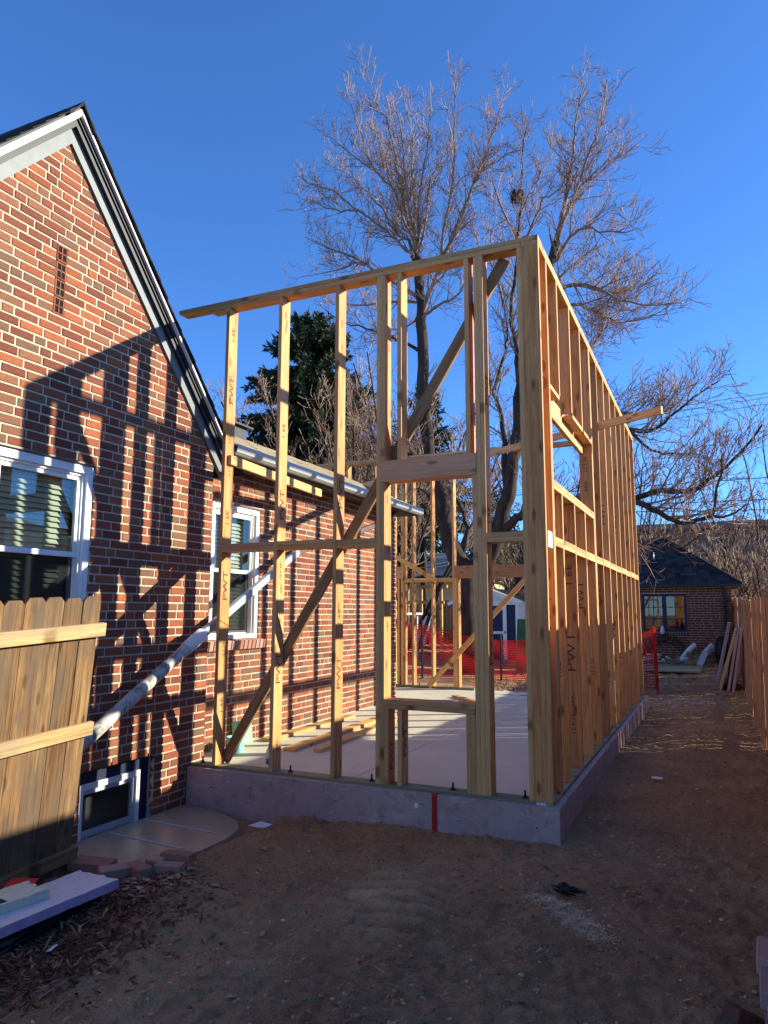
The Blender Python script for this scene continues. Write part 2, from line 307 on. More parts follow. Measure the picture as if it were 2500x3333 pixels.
# value noise on arrays
def vnoise(x, y, seed=0):
    xi = np.floor(x).astype(np.int64); yi = np.floor(y).astype(np.int64); fx = x-xi; fy = y-yi
    fx = fx*fx*(3-2*fx); fy = fy*fy*(3-2*fy)
    def h(a, b):
        n = (a*374761393+b*668265263+seed*1442695041) & 0xffffffff; n = ((n ^ (n >> 13))*1274126177) & 0xffffffff; n = n ^ (n >> 16); return (n & 0xffff)/65535.
    return (h(xi, yi)*(1-fx)+h(xi+1, yi)*fx)*(1-fy)+(h(xi, yi+1)*(1-fx)+h(xi+1, yi+1)*fx)*fy
def fbm(x, y, s, o=4, seed=0):
    v = 0; a = .5
    for i in range(o): v = v+a*(vnoise(x*s, y*s, seed+i)-.5); s *= 2.03; a *= .55
    return v
# ================================================================ GROUND
def hbase(x, y):
    x = np.asarray(x, float); y = np.asarray(y, float)
    near = -.245-.036*np.clip(-x, 0, 3.3)-.03*np.clip(-y/3, 0, 1)*np.clip(1+x/3., 0, 1)
    far = -.225+.225*np.clip((y-7.)/9.5, 0, 1)
    w = np.clip((y-.5)/3, 0, 1); return near*(1-w)+far*w
def hground(x, y):
    x = np.asarray(x, float); y = np.asarray(y, float)
    z = hbase(x, y); near = np.clip(1-(np.abs(x+.5)-3)/3, 0, 1)*np.clip(1-(y-12)/6, 0, 1)
    z = z+near*(.10*fbm(x, y, 1.1, 3, 3)+.07*fbm(x, y, 6, 4, 9)+.05*fbm(x, y, 26, 3, 21))
    well = np.clip((-2.25-x)/.12, 0, 1)*np.clip((y+1.62)/.12, 0, 1)*np.clip((.3-y)/.1, 0, 1); z = z*(1-well)+(-.405)*well
    # machine track cleats in the soft spot in front of the foundation
    tx = (x+.62)+.35*(y+1.3); w = np.exp(-(tx/.27)**2)*np.exp(-((y+1.3)/.5)**2)
    z = z+w*.085*np.sin(y*42+3*x)-w*.015
    tx = (x+1.5)+.3*(y+2.0); w = np.exp(-(tx/.22)**2)*np.exp(-((y+1.75)/.35)**2); z = z+w*.028*np.sin(y*38+5*x)
    return z
def hz(x, y): return float(hground(np.array([x]), np.array([y]))[0])
def axis(segs):
    out = [segs[0][0]]
    for a, b, st in segs:
        n = max(1, int(round((b-a)/st))); out += list(np.linspace(a, b, n+1)[1:])
    return np.array(out)
gx = axis([(-400, -60, 85), (-60, -12, 6), (-12, -3.4, .6), (-3.4, 1.75, .022), (1.75, 3, .2), (3, 20, 2.2), (20, 60, 10), (60, 400, 85)])
gy = axis([(-300, -20, 70), (-20, -5.5, 1.6), (-5.5, -2.8, .12), (-2.8, .1, .02), (.1, 6, .11), (6, 18, .16), (18, 40, 1.8), (40, 100, 12), (100, 600, 100)])
GX, GY = np.meshgrid(gx, gy, indexing='ij'); GZ = hground(GX.ravel(), GY.ravel())
V = np.stack([GX.ravel(), GY.ravel(), GZ], 1); nx, ny = len(gx), len(gy)
ii, jj = np.meshgrid(np.arange(nx-1), np.arange(ny-1), indexing='ij'); a = (ii*ny+jj).ravel()
Fq = np.stack([a, a+ny, a+ny+1, a+1], 1)
me = bpy.data.meshes.new('ground'); me.vertices.add(len(V)); me.vertices.foreach_set('co', V.ravel()); me.loops.add(Fq.size); me.loops.foreach_set('vertex_index', Fq.ravel())
me.polygons.add(len(Fq)); me.polygons.foreach_set('loop_start', np.arange(0, Fq.size, 4)); me.polygons.foreach_set('use_smooth', [True]*len(Fq)); me.materials.append(M('dirt')); me.update(); me.validate()
tag(mobj('ground', me), 'bare brown dirt yard with pebbles and machine tracks', 'ground', None, 'structure')
# ================================================================ FOUNDATION
XG, XR, YE = -3.32, -3.63, 7.49       # gable wall, rear wall of the house, far end of the addition
fo = thing('foundation', (-1.8, 3.7, -.3), 'concrete slab of the addition edged with scuffed purple foam board', 'foundation')
slab = boxes_mesh('slab', fo, [((XG+.004, .002, -.55), (-1.776, 2.386, -.0395)), ((-1.768, .002, -.55), (-.002, 2.386, -.0395)), ((XR+.004, 2.394, -.55), (-1.776, YE, -.0395)), ((-1.768, 2.394, -.55), (-.002, YE, -.0395)),
    ((XR+.01, .25, -.55), (XG+.002, 2.386, -.0396)), ((-7.2, 5.6, -.55), (XR+.002, YE, -.0397)), ((XG+.01, .01, -.5), (-.01, YE-.01, -.052))], 'concrete')
for x0, x1 in ((-3.312, -.905), (-.902, .052)): box('foam_panel', fo, (x0, -.052, -.62), (x1, .0, -.022), 'foam_purple', .004)
for y0, y1 in ((.002, 2.42), (2.424, 4.86), (4.864, YE+.05)): box('foam_panel', fo, (.001, y0, -.62), (.0515, y1, -.019-.002*random.random()), 'foam_purple', .004)
box('tape', fo, (-.93, -.0555, -.40), (-.885, -.0525, -.02), 'red_tape', 0); box('tape', fo, (-.93, -.0555, -.0205), (-.885, .0, -.0185), 'red_tape', 0)
for x, z in ((-3.03, -.17), (-2.62, -.14), (-1.78, -.16), (-1.02, -.10), (-.72, -.19), (-.12, -.17)):
    V, Fc = [], []; tube(V, Fc, [(x, -.0575, z), (x, -.0525, z)], .017, 10); raw('foam_washer', V, Fc, 'galvanised', fo); V, Fc = [], []; tube(V, Fc, [(x, -.060, z), (x, -.0577, z)], .007, 8); raw('screw_head', V, Fc, 'black_metal', fo)
box('foam_washer', fo, (-1.075, -.0545, -.135), (-1.045, -.0526, -.098), 'white_paint', 0)
def bolt(x, y):
    V, Fc = [], []; tube(V, Fc, [(x, y, -.02), (x, y, .055)], .008, 8); tube(V, Fc, [(x, y, .0015), (x, y, .006)], .026, 8); tube(V, Fc, [(x, y, .006), (x, y, .018)], .014, 6); raw('anchor_bolt', V, Fc, 'black_metal', fo)
for x in (-3.23, -2.286, -1.504, -.799, -.227): bolt(x, .07)
for y in (1.0, 2.3, 3.6, 4.9, 6.2): bolt(-.07, y)
for x in (-4.0, -2.75, -2.2): bolt(x, 7.42)
bx = raw('loose_strap', [(-2.35+.06*t, 7.05-.02*t, -.036+.05*math.exp(-((t-.5)/2.)**2)+.012*math.sin(t)) for t in np.linspace(0, 10, 21)]+[(-2.33+.06*t, 7.12-.02*t, -.036+.05*math.exp(-((t-.5)/2.)**2)+.012*math.sin(t)) for t in np.linspace(0, 10, 21)], [(i, i+1, i+22, i+21) for i in range(20)], 'downspout_paint', fo)
# ================================================================ STUD WALLS
H = 4.348; T = .038; D = .14
fr_ = thing('stud_wall', (-1.8, .07, 0), 'tall stud wall with a window opening, facing the bare dirt yard', 'stud wall', 'stud walls of the addition')
def stud(par, x0, y0, z0, z1, alongx=True, mat='stud_wood', w=T, d=D):
    """38 mm across the wall run, 140 mm through the wall; (x0,y0) = low corner"""
    if alongx: return board('stud', par, (x0+w/2, y0+d/2, z0), (x0+w/2, y0+d/2, z1), w, d, mat, (0, 1, 0))
    return board('stud', par, (x0+d/2, y0+w/2, z0), (x0+d/2, y0+w/2, z1), w, d, mat, (1, 0, 0))
def flat(name, par, a, b, mat='stud_wood', w=T, d=D, side=(0, 1, 0)):   # lying plate: 38 mm high
    return board(name, par, a, b, w, d, mat, side)
e = .0012
S = {}
for k, x in enumerate((-3.077, -2.468, -1.858)): S[k] = stud(fr_, x, e, 0, H)
# left jamb, right jamb
stud(fr_, -1.440, e, 0, H); j1 = stud(fr_, -1.4012, e, 0, 2.478); stud(fr_, -1.4012, e, 2.664, H)
j2 = stud(fr_, -1.3625, e, 0, .594); c1 = stud(fr_, -1.244, e, 0, .594); stud(fr_, -1.244, e, 2.664, H)
stud(fr_, -.631, e, 2.664, H)
stud(fr_, -.546, e, 0, H); jr = stud(fr_, -.5075, e, 0, H); stud(fr_, -.5845, e, 0, 2.478)
stud(fr_, -.6232, e, 0, .594); stud(fr_, -.6618, e, 0, .594)
p0 = stud(fr_, -.1785, e, 0, H)
for y_ in (.018, .066, .117): board('header', fr_, (-1.402, y_, 2.571), (-.5475, y_, 2.571), .042, .182, 'header_wood', (0, 0, 1))
for z in (.5955, .634): flat('window_sill', fr_, (-1.3635, D/2-.004, z+T/2), (-.5855, D/2-.004, z+T/2), side=(0, 1, 0))
for a_, b_, zz in ((-3.038, -2.469, 1.932), (-2.429, -1.859, 1.934), (-1.819, -1.441, 1.926), (-.4685, -.1795, 1.928)):
    for q in (0, .0385): flat('block', fr_, (a_, .07+random.uniform(-.008, .002), zz+q+T/2), (b_, .07, zz+q+T/2), 'header_wood' if a_ < -3 else 'stud_wood')
flat('bottom_plate', fr_, (-3.333, .07, -T/2-.0005), (-.1425, .07, -T/2-.0005), 'treated_wood')
flat('top_plate', fr_, (-3.294, .07, H+T/2), (-.1425, .07, H+T/2), 'board_wood'); flat('top_plate', fr_, (-3.674, .07, H+T*1.5+.001), (.0, .07, H+T*1.5+.001), 'board_wood')
a_ = Vector((-3.02, .162, .07)); b_ = Vector((-.285, .162, 4.40)); board('brace', fr_, a_-(b_-a_)*.012, b_-(b_-a_)*.012, .095, .038, 'old_wood', (0, 1, 0))
def stX(par, t, x, z, y=.07, size=(.155, .115)):   # stamp on a face looking +X, read upwards
    stamp(par, t, (x, y, z), (0, 0, 1), (0, -1, 0), size)
def stY(par, t, y, z, x=-.07, size=(.155, .115)):
    stamp(par, t, (x, y, z), (0, 0, 1), (-1, 0, 0), size)
xs = [-3.077+T, -2.468+T, -1.858+T]
for k, t, z, s in ((0, '1.6E', 4.08, (.10, .07)), (0, 'PWT', 3.52, None), (0, 'APA', 3.03, (.06, .045)), (0, '12 F 24', 2.72, (.05, .04)), (0, '1.6E', 2.26, (.10, .07)), (0, 'PWT', 1.62, None), (0, '12 F 24', 1.02, (.06, .05)), (0, '1.6E', .52, (.10, .07)),
        (1, '1.6E', 3.05, (.10, .07)), (1, 'PWT', 2.35, None), (1, '12 F 24', 1.74, (.06, .05)), (1, '1.6E', 1.25, (.10, .07)), (1, 'PWT', .88, None), (1, 'APA', .22, (.06, .045)),
        (2, 'PWT', 2.42, None), (2, '1.6E', 1.33, (.10, .07)), (2, 'PWT', .86, None), (2, 'PWT', 3.75, (.05, .04))):
    stX(S[k], t, xs[k], z, size=s or (.155, .115))
stX(j2, 'PWT', -1.3245, .22, size=(.13, .1)); stX(c1, 'PWT', -1.206, .33, size=(.13, .1)); stX(jr, 'PWT', -.4695, 1.1, size=(.15, .11)); stX(jr, 'PWT', -.4695, 3.2, size=(.15, .11)); stX(jr, '1.6E', -.4695, 2.15, size=(.1, .07))
# right wall, running back
sw = thing('stud_wall', (-.07, 3.8, 0), 'long stud wall running back beside the dirt path, with a high window opening', 'stud wall', 'stud walls of the addition')
stud(sw, -D, .0005, 0, H, False)
ST = {}
for i, y in enumerate([.29]): ST['k'] = stud(sw, -D, y, 0, H, False)
stud(sw, -D, .3285, 0, 3.125, False)
ys = [.735+.6096*i for i in range(11)]
for i, y in enumerate(ys):
    y0 = y-T
    if y0 < 2.55:
        ST[i] = stud(sw, -D, y0, 0, 2.385, False)
        if y0 > .3: stud(sw, -D, y0+.04, 3.275, H, False)
    else: ST[i] = stud(sw, -D, y0, 0, H, False)
stud(sw, -D, 2.60, 0, H, False); stud(sw, -D, 2.5605, 0, 3.125, False)
stud(sw, -D, YE-T, 0, H, False)
board('header', sw, (-.1187, .3285, 3.218), (-.1187, 2.598, 3.218), .0415, .183, 'board_wood', (0, 0, 1))
for q in (0, .0385): flat('window_sill', sw, (-.07, .368, 2.387+q+T/2), (-.07, 2.559, 2.387+q+T/2), 'board_wood', side=(1, 0, 0))
for a_, b_ in ((.34, .736), (1.395, 1.99), (2.05, 2.59)): flat('cripple_plate', sw, (-.045, a_, 3.252), (-.045, b_, 3.252), 'board_wood', d=.09, side=(1, 0, 0))
edges = sorted([.0385, .29, .367]+[y-T for y in ys]+[YE-T])
run = [(.0395, .2895)]+[(.367, ys[0]-T-.0005)]+[(ys[i]+.0005, ys[i+1]-T-.0005) for i in range(10)]+[(ys[10]+.0005, YE-T-.0005)]
for a_, b_ in run:
    if a_ < 2.60 < b_: b_ = 2.5995 if b_ < 2.66 else b_
    off = random.uniform(-.006, .004)
    if abs(a_-.0395) < .01: continue
    for q in (0, .0385): flat('block', sw, (-.07+off, a_, 1.916+q+T/2), (-.07+off, b_, 1.916+q+T/2), 'board_wood', side=(1, 0, 0))
box('block', sw, (-.03, .05, 1.88), (.006, .21, 2.01), 'white_plastic')
flat('bottom_plate', sw, (-.0705, .0015, -T/2-.0005), (-.0705, YE-.001, -T/2-.0005), 'treated_wood', side=(1, 0, 0))
flat('top_plate', sw, (-.0705, .001, H+T/2), (-.0705, YE, H+T/2), 'board_wood', side=(1, 0, 0)); flat('top_plate', sw, (-.0705, .1412, H+T*1.5+.001), (-.0705, YE, H+T*1.5+.001), 'board_wood', side=(1, 0, 0))
for k, t, z, s in (('k', 'PWT', 3.35, None), ('k', 'ESR-2909', 3.75, (.06, .05)), ('k', '1.6E', 2.3, (.1, .07)), ('k', 'PWT', 1.38, None), ('k', 'ESR-2909', 1.75, (.06, .05)), (1, '1.6E', 1.72, (.15, .1)), (1, 'PWT', 1.02, (.2, .14)), (1, '12 F 24', .38, (.07, .06)), (1, 'APA', .58, (.07, .05)),
        (0, '1.6E', .9, (.1, .07)), (2, 'PWT', 1.55, None), (3, '12 F 24', .8, (.07, .06)), (4, 'PWT', 1.6, None), (4, '12 F 24', 2.9, (.07, .06)), (3, 'APA', 2.75, (.08, .06)), (3, '12 F 24', 3.0, (.07, .06)), (5, 'PWT', 2.6, None), (5, '1.6E', .6, (.1, .07)), (6, 'PWT', 1.2, None), (7, 'PWT', 2.6, None), (7, 'PWT', .8, None), (8, '1.6E', 1.3, (.1, .07))):
    y = .29 if k == 'k' else ys[k]-T
    stY(ST[k], t, y, z, size=s or (.155, .115))
tg = box('lumber_tag', sw, (-.125, -.0022, -.034), (-.055, .0003, -.006), 'paper', 0)
# rear wall
rw = thing('stud_wall', (-3.5, 7.42, 0), 'stud wall closing the far end of the slab, with a wide door opening', 'stud wall', 'stud walls of the addition')
Y0 = YE-D-.001
for x, z1 in ((-4.353, H), (-4.3145, H), (-4.425, 2.0), (-4.127, H), (-3.731, H), (-3.301, H), (-3.2625, 2.002), (-3.224, 2.002), (-4.535, H), (-4.95, H), (-5.56, H), (-6.17, H), (-6.78, H), (-.1795, H)): stud(rw, x, Y0, 0, z1)
for y_ in (.024, .114): board('header', rw, (-3.262, Y0+y_, 2.118), (-.1805, Y0+y_, 2.118), .042, .228, 'header_wood', (0, 0, 1))
board('header', rw, (-5.5, Y0+.024, 2.126), (-4.3545, Y0+.024, 2.126), .042, .228, 'header_wood', (0, 0, 1))
for a_, b_ in ((-4.2755, -4.128), (-4.088, -3.732), (-3.692, -3.302)):
    for q in (0, .0385): flat('block', rw, (a_, Y0+.07, 1.936+q+T/2), (b_, Y0+.07, 1.936+q+T/2))
flat('bottom_plate', rw, (-7.1, Y0+.07, -T/2-.0005), (-2.91, Y0+.07, -T/2-.0005), 'treated_wood')
flat('top_plate', rw, (-6.9, Y0+.07, H+T/2), (-.142, Y0+.07, H+T/2), 'board_wood'); flat('top_plate', rw, (-6.95, Y0+.07, H+T*1.5+.001), (-.142, Y0+.07, H+T*1.5+.001), 'board_wood')
board('brace', rw, (-3.78, Y0-.03, .0), (-1.55, Y0-.03, 2.34), .09, .038, 'board_wood', (0, 1, 0)); board('brace', rw, (-5.2, Y0-.03, 2.87), (-3.60, Y0-.03, 1.95), .09, .038, 'board_wood', (0, 1, 0))
# loose long braces
o = board('long_brace', None, (-5.05, 6.19, 3.6), (.735, 2.81, 3.6), .038, .09, 'board_wood', (0, 0, 1)); tag(o, 'long loose board sticking out through the long stud wall, high up', 'board')
o = board('short_brace', None, (-3.018, .045, 2.825), (-3.205, 2.14, 2.825), .038, .092, 'board_wood', (0, 0, 1)); tag(o, 'pale short board braced from the end stud to the house eave', 'board')
# ================================================================ HOUSE
hs = thing('brick_house', (-5., 1.5, -.36), 'red brick house with a steep gable, white windows and a lower rear wing', 'house')
APY, APZ, SL = -1.75, 5.13, 1.14
def zr(y): return APZ-SL*abs(y-APY)
def ybounds(z): d = (APZ-z)/SL; return APY-d, APY+d
GY0, GY1 = -3.72, .2
def wallpieces(u0, u1, z0, z1, holes):
    us = sorted({u0, u1}|{h[0] for h in holes}|{h[1] for h in holes}); zs = sorted({z0, z1}|{h[2] for h in holes}|{h[3] for h in holes}); out = []
    for a, b in zip(us, us[1:]):
        for c, d in zip(zs, zs[1:]):
            if not any(h[0] <= (a+b)/2 <= h[1] and h[2] <= (c+d)/2 <= h[3] for h in holes): out.append((a, b, c, d))
    return out
GH = [(-2.22, -1.30, 1.05, 2.53), (-1.27, -.468, -.37, .182)]
RH = [(.60, 1.50, 1.075, 2.545)]
gw = boxes_mesh('gable_wall', hs, [((XG-.12, a, c), (XG-.0055, b, d)) for a, b, c, d in wallpieces(GY0, GY1-.009, -.75, 2.78, GH)], 'mortar')
V = [(XG-.0055, GY0, 2.78), (XG-.0055, GY1-.009, 2.78), (XG-.0055, GY1-.009, zr(GY1)), (XG-.0055, APY, APZ), (XG-.0055, GY0, zr(GY0))]; V += [(x-.11, y, z) for x, y, z in V]
raw('gable_top', V, [(0, 1, 2, 3, 4), (9, 8, 7, 6, 5)]+[(i, i+5, (i+1) % 5+5, (i+1) % 5) for i in range(5)], 'mortar', hs)
rwl = boxes_mesh('rear_wall', hs, [((XR-.12, a, c), (XR-.0055, b, d)) for a, b, c, d in wallpieces(.19, 5.45, -.75, 2.98, RH)], 'mortar')
box('return_wall', hs, (XR-.02, GY1-.1, -.75), (XG-.03, GY1-.012, 2.95), 'mortar', 0)
box('back_wall', hs, (-7.5, 5.35, -.75), (XR-.125, 5.448, 2.98), 'mortar', 0)
box('front_wall', hs, (-8, GY0-.0, -.75), (XG-.125, GY0+.1, 2.9), 'mortar', 0)
box('interior_wall', hs, (-6.2, -3.5, -.7), (-6.1, 5.3, 2.9), 'interior', 0); box('ceiling', hs, (-6.1, -3.6, 2.74), (XR-.13, 5.3, 2.78), 'interior', 0); box('gable_ceiling', hs, (XR-.125, -3.6, 2.74), (XG-.13, .08, 2.78), 'interior', 0)
_bm = {}
def brick_mesh(L, Hh, dp, mat):
    k = (round(L, 2), round(Hh, 3), dp, mat)
    if k not in _bm:
        x, y, z = dp/2, L/2, Hh/2; c = .004
        V = [(-x, -y, -z), (-x, y, -z), (-x, y, z), (-x, -y, z), (x-c, -y, -z), (x-c, y, -z), (x-c, y, z), (x-c, -y, z), (x, -y+c, -z+c), (x, y-c, -z+c), (x, y-c, z-c), (x, -y+c, z-c)]
        Fc = [(8, 9, 10, 11), (4, 5, 9, 8), (5, 6, 10, 9), (6, 7, 11, 10), (7, 4, 8, 11), (0, 1, 5, 4), (1, 2, 6, 5), (2, 3, 7, 6), (3, 0, 4, 7)]
        _bm[k] = mesh_from('brick', V, Fc, mat)
    return _bm[k]
def lay(u0, u1, z0, z1, holes, bounds, course=.0725, seed=0, st=.195, hd=.094, j=.0125, hp=.16):
    """list of (u centre, z centre, length, height)"""
    R = random.Random(seed); out = []; k = 0; z = z0
    while z < z1-.02:
        a, b = bounds(z+course/2) if bounds else (u0, u1); a = max(a, u0); b = min(b, u1); iv = [(a, b)]
        zm = z+course/2
        for h in holes:
            if h[2] < zm < h[3]:
                nv = []
                for p, q in iv:
                    if h[0] > p+.02: nv.append((p, min(q, h[0])))
                    if h[1] < q-.02: nv.append((max(p, h[1]), q))
                iv = [x for x in nv if x[1] > x[0]+.02]
        for p, q in iv:
            off = (k % 2)*(st+j)/2+R.choice((0, 0, 0, .05)); u = p
            first = True
            while u < q-.015:
                L = (off if off > .03 else st) if first else (hd if R.random() < hp else st); first = False
                if q-(u+L) < .05: L = q-u
                L = min(L, q-u); out.append((u+L/2, zm, L, course-j)); u += L+j
        z += course; k += 1
    return out
def bricks(bl, parent, X, mat, big, dp=.05, face='x', stuff_parent=None, lab=None):
    """the 300 bricks that show largest as parts, the rest joined"""
    def key(b):
        p = np.array([X, b[0], b[1]]) if face == 'x' else np.array([b[0], X, b[1]])
        d = p-CAM; zf = d@FW; u = (d@RT)/zf*FPX+1250; v = 1666-(d@UP)/zf*FPX
        vis = -60 < u < 2560 and -60 < v < 3400
        return (not vis, zf)
    bl = sorted(bl, key=key); V, Fc = [], []
    for i, (u, z, L, h) in enumerate(bl):
        out = random.uniform(-.0025, .0025); rot = random.gauss(0, .006)
        me = brick_mesh(L, h, dp, mat)
        if face == 'x': mt = Matrix.Translation((X-dp/2+out, u, z)) @ Matrix.Rotation(rot, 4, 'X') @ Matrix.Rotation(random.gauss(0, .006), 4, 'Z')
        else: mt = Matrix.Translation((u, X+dp/2+out, z)) @ Matrix.Rotation(-math.pi/2, 4, 'Z') @ Matrix.Rotation(rot, 4, 'X')
        if i < big: mobj('brick', me, parent, mt)
        else:
            b = len(V); V += [mt @ v.co for v in me.vertices]; Fc += [tuple(b+q for q in p.vertices) for p in me.polygons]
    if V: tag(raw('brickwork', V, Fc, mat, stuff_parent or parent), kind='stuff')
gb = lay(GY0, GY1, -.72, 5.1, [(-2.22, -1.30, 1.0, 2.56), GH[1], (-1.802, -1.702, 3.63, 4.205)], lambda z: (ybounds(z)[0] if z > 2.7 else GY0, ybounds(z)[1] if z > 2.9 else GY1), seed=4)
gb = [b for b in gb if b[1] > -.5]
bricks(gb, gw, XG, 'brick', 240, stuff_parent=hs)
rb = lay(GY1, 5.45, -.04+.004, 2.95, [(.60, 1.50, .985, 2.57)], None, seed=9)
bricks(rb, rwl, XR, 'brick', 60, stuff_parent=hs)
# gable vent: four pierced blocks
for i in range(4):
    z0 = 3.637+i*.1425; boxes_mesh('vent_block', hs, [((XG-.05, -1.800, z0), (XG+.001, -1.788, z0+.135)), ((XG-.05, -1.716, z0), (XG+.001, -1.704, z0+.135)), ((XG-.05, -1.757, z0+.013), (XG+.001, -1.747, z0+.122)), ((XG-.05, -1.788, z0), (XG+.001, -1.716, z0+.013)), ((XG-.05, -1.788, z0+.122), (XG+.001, -1.716, z0+.135)), ((XG-.05, -1.788, z0+.062), (XG+.0005, -1.716, z0+.073))], 'brick')
box('vent_shade', hs, (XG-.0045, -1.80, 3.64), (XG-.003, -1.705, 4.2), 'hole', 0)  # near-black sheet painted as the shade inside the vent openings
# rakes and steep roof
nrm = 1/math.hypot(1, SL)
def rake(name, x0, x1, o0, o1, mat, yl, yr, par=hs):
    """board following both slopes, o = offset square to the slope"""
    for s, ye in ((-1, yl), (1, yr)):
        dz0 = (o0[(s+1)//2] if isinstance(o0, tuple) else o0)/nrm; dz1 = o1/nrm
        def P(y, dz): return y, APZ-SL*abs(y-APY)+dz
        pts = [P(APY, dz0), P(ye, dz0), P(ye, dz1), P(APY, dz1)]
        V = [(x, y, z) for x in (x0, x1) for y, z in pts]
        o = raw(name, V, [(0, 1, 2, 3), (7, 6, 5, 4), (0, 4, 5, 1), (1, 5, 6, 2), (2, 6, 7, 3), (3, 7, 4, 0)], mat, par)
        bm = bmesh.new(); bm.from_mesh(o.data); bmesh.ops.recalc_face_normals(bm, faces=bm.faces); bm.to_mesh(o.data); bm.free()
YL, YRR = -3.95, .335
rake('frieze_board', XG-.02, XG+.022, -.045, .085, 'grey_paint', YL, YRR); rake('rake_soffit', XG-.02, XG+.075, .087, .107, 'dark_trim', YL, YRR)
rake('rake_gap_shade', XG+.03, XG+.060, .046, .086, 'dark_trim', YL, YRR); rake('rake_fascia', XG+.0765, XG+.105, (.092, .117), .135, 'fascia_white', YL, YRR)  # the dark strip stands for the shadow gap between frieze and fascia
roofg = None
rake('roof_deck', -8.6, XG+.10, .137, .150, 'dark_trim', YL, YRR+.02)
for s in (-1, 1):          # shingle courses down each slope
    n = 22; tot = 2.25/nrm
    for i in range(n):
        L0 = i*tot/n; L1 = (i+1.25)*tot/n
        def Q(l, lift): return APY+s*l*nrm, APZ-SL*l*nrm+(.151+lift)/nrm
        y0, z0 = Q(L0, .004); y1, z1 = Q(L1, .016); y2, z2 = Q(L1, .001); y3, z3 = Q(L0, -.000)
        x1 = XG+.128+random.uniform(-.006, .006); V = [(x, y, z) for x in (-8.6, x1) for y, z in ((y0, z0), (y1, z1), (y2, z2), (y3, z3))]
        raw('shingle_course', V, [(0, 1, 2, 3), (7, 6, 5, 4), (0, 4, 5, 1), (1, 5, 6, 2), (2, 6, 7, 3), (3, 7, 4, 0)], 'shingle_dark', hs)
for i in range(5):
    x = XG+.13-.2*i; V = [(x, APY-.13, APZ+.20-.12), (x, APY, APZ+.265), (x, APY+.13, APZ+.20-.12), (x-.24, APY-.13, APZ+.08), (x-.24, APY, APZ+.262), (x-.24, APY+.13, APZ+.08)]; V += [(a, b, c-.02) for a, b, c in V]
    raw('ridge_cap', V, [(0, 3, 4, 1), (1, 4, 5, 2), (6, 7, 10, 9), (7, 8, 11, 10), (0, 1, 7, 6), (1, 2, 8, 7)], 'shingle_dark', hs)
# rear wing: soffit, gutter, low roof with courses
box('soffit', hs, (XR-.02, .22, 2.955), (XR+.36, 5.5, 2.975), 'dark_trim', 0); box('eave_fascia', hs, (XR+.345, .34, 2.94), (XR+.365, 5.5, 3.05), 'dark_trim', 0)
gp = [(.366, 3.06), (.366, 2.965), (.43, 2.962), (.465, 2.985), (.475, 3.03), (.47, 3.062), (.462, 3.062), (.465, 3.032), (.455, 2.993), (.428, 2.971), (.374, 2.973), (.374, 3.06)]
V = [(XR+a, y, b) for y in (.36, 5.52) for a, b in gp]; n = len(gp)
raw('gutter', V, [(i, (i+1) % n, (i+1) % n+n, i+n) for i in range(n)]+[tuple(range(n)), tuple(range(2*n-1, n-1, -1))], 'gutter_white', hs)
box('gutter_cap', hs, (XR+.366, 5.518, 2.968), (XR+.47, 5.524, 3.062), 'gutter_white', 0)
RX0, RZ0, RX1, RZ1 = XR+.42, 3.058, -4.9, 3.83
n = 13
for i in range(n):
    t0, t1 = i/n, min(1, (i+1.3)/n); xa, za = RX0+(RX1-RX0)*t0, RZ0+(RZ1-RZ0)*t0; xb, zb = RX0+(RX1-RX0)*t1, RZ0+(RZ1-RZ0)*t1
    ysq = np.linspace(.33, 5.56, 19); V, Fc = [], []
    sh = .14*(i % 2)
    for q in range(18):
        y0, y1 = ysq[q]+sh*(q > 0), ysq[q+1]-.006+sh*(q < 17); lift = .018+random.uniform(-.003, .004); b = len(V)
        V += [(xa, y0, za+lift), (xa, y1, za+lift), (xb, y1, zb+.004), (xb, y0, zb+.004), (xa, y0, za-.004), (xa, y1, za-.004)]; Fc += [(b, b+1, b+2, b+3), (b+4, b+5, b+1, b), (b+4, b, b+3), (b+1, b+5, b+2)]
    raw('shingle_course', V, Fc, 'shingle_tan', hs)
V = [(RX0-.01, .2, RZ0-.006), (RX0-.01, 5.5, RZ0-.006), (RX1, 5.5, RZ1-.004), (RX1, .2, RZ1-.004), (-6.6, 5.5, 3.0), (-6.6, .2, 3.0)]
raw('roof_deck', V, [(0, 1, 2, 3), (3, 2, 4, 5)], 'shingle_tan', hs)
raw('rake_gable', [(XR, 5.449, 2.97), (RX1, 5.449, RZ1-.03), (-6.5, 5.449, 2.97)], [(0, 1, 2)], 'mortar', hs)
boxes_mesh('roof_vent', hs, [((-4.86, 2.3, 3.70), (-4.66, 2.6, 3.90)), ((-4.93, 2.22, 3.9), (-4.6, 2.68, 3.925))], 'dark_trim')
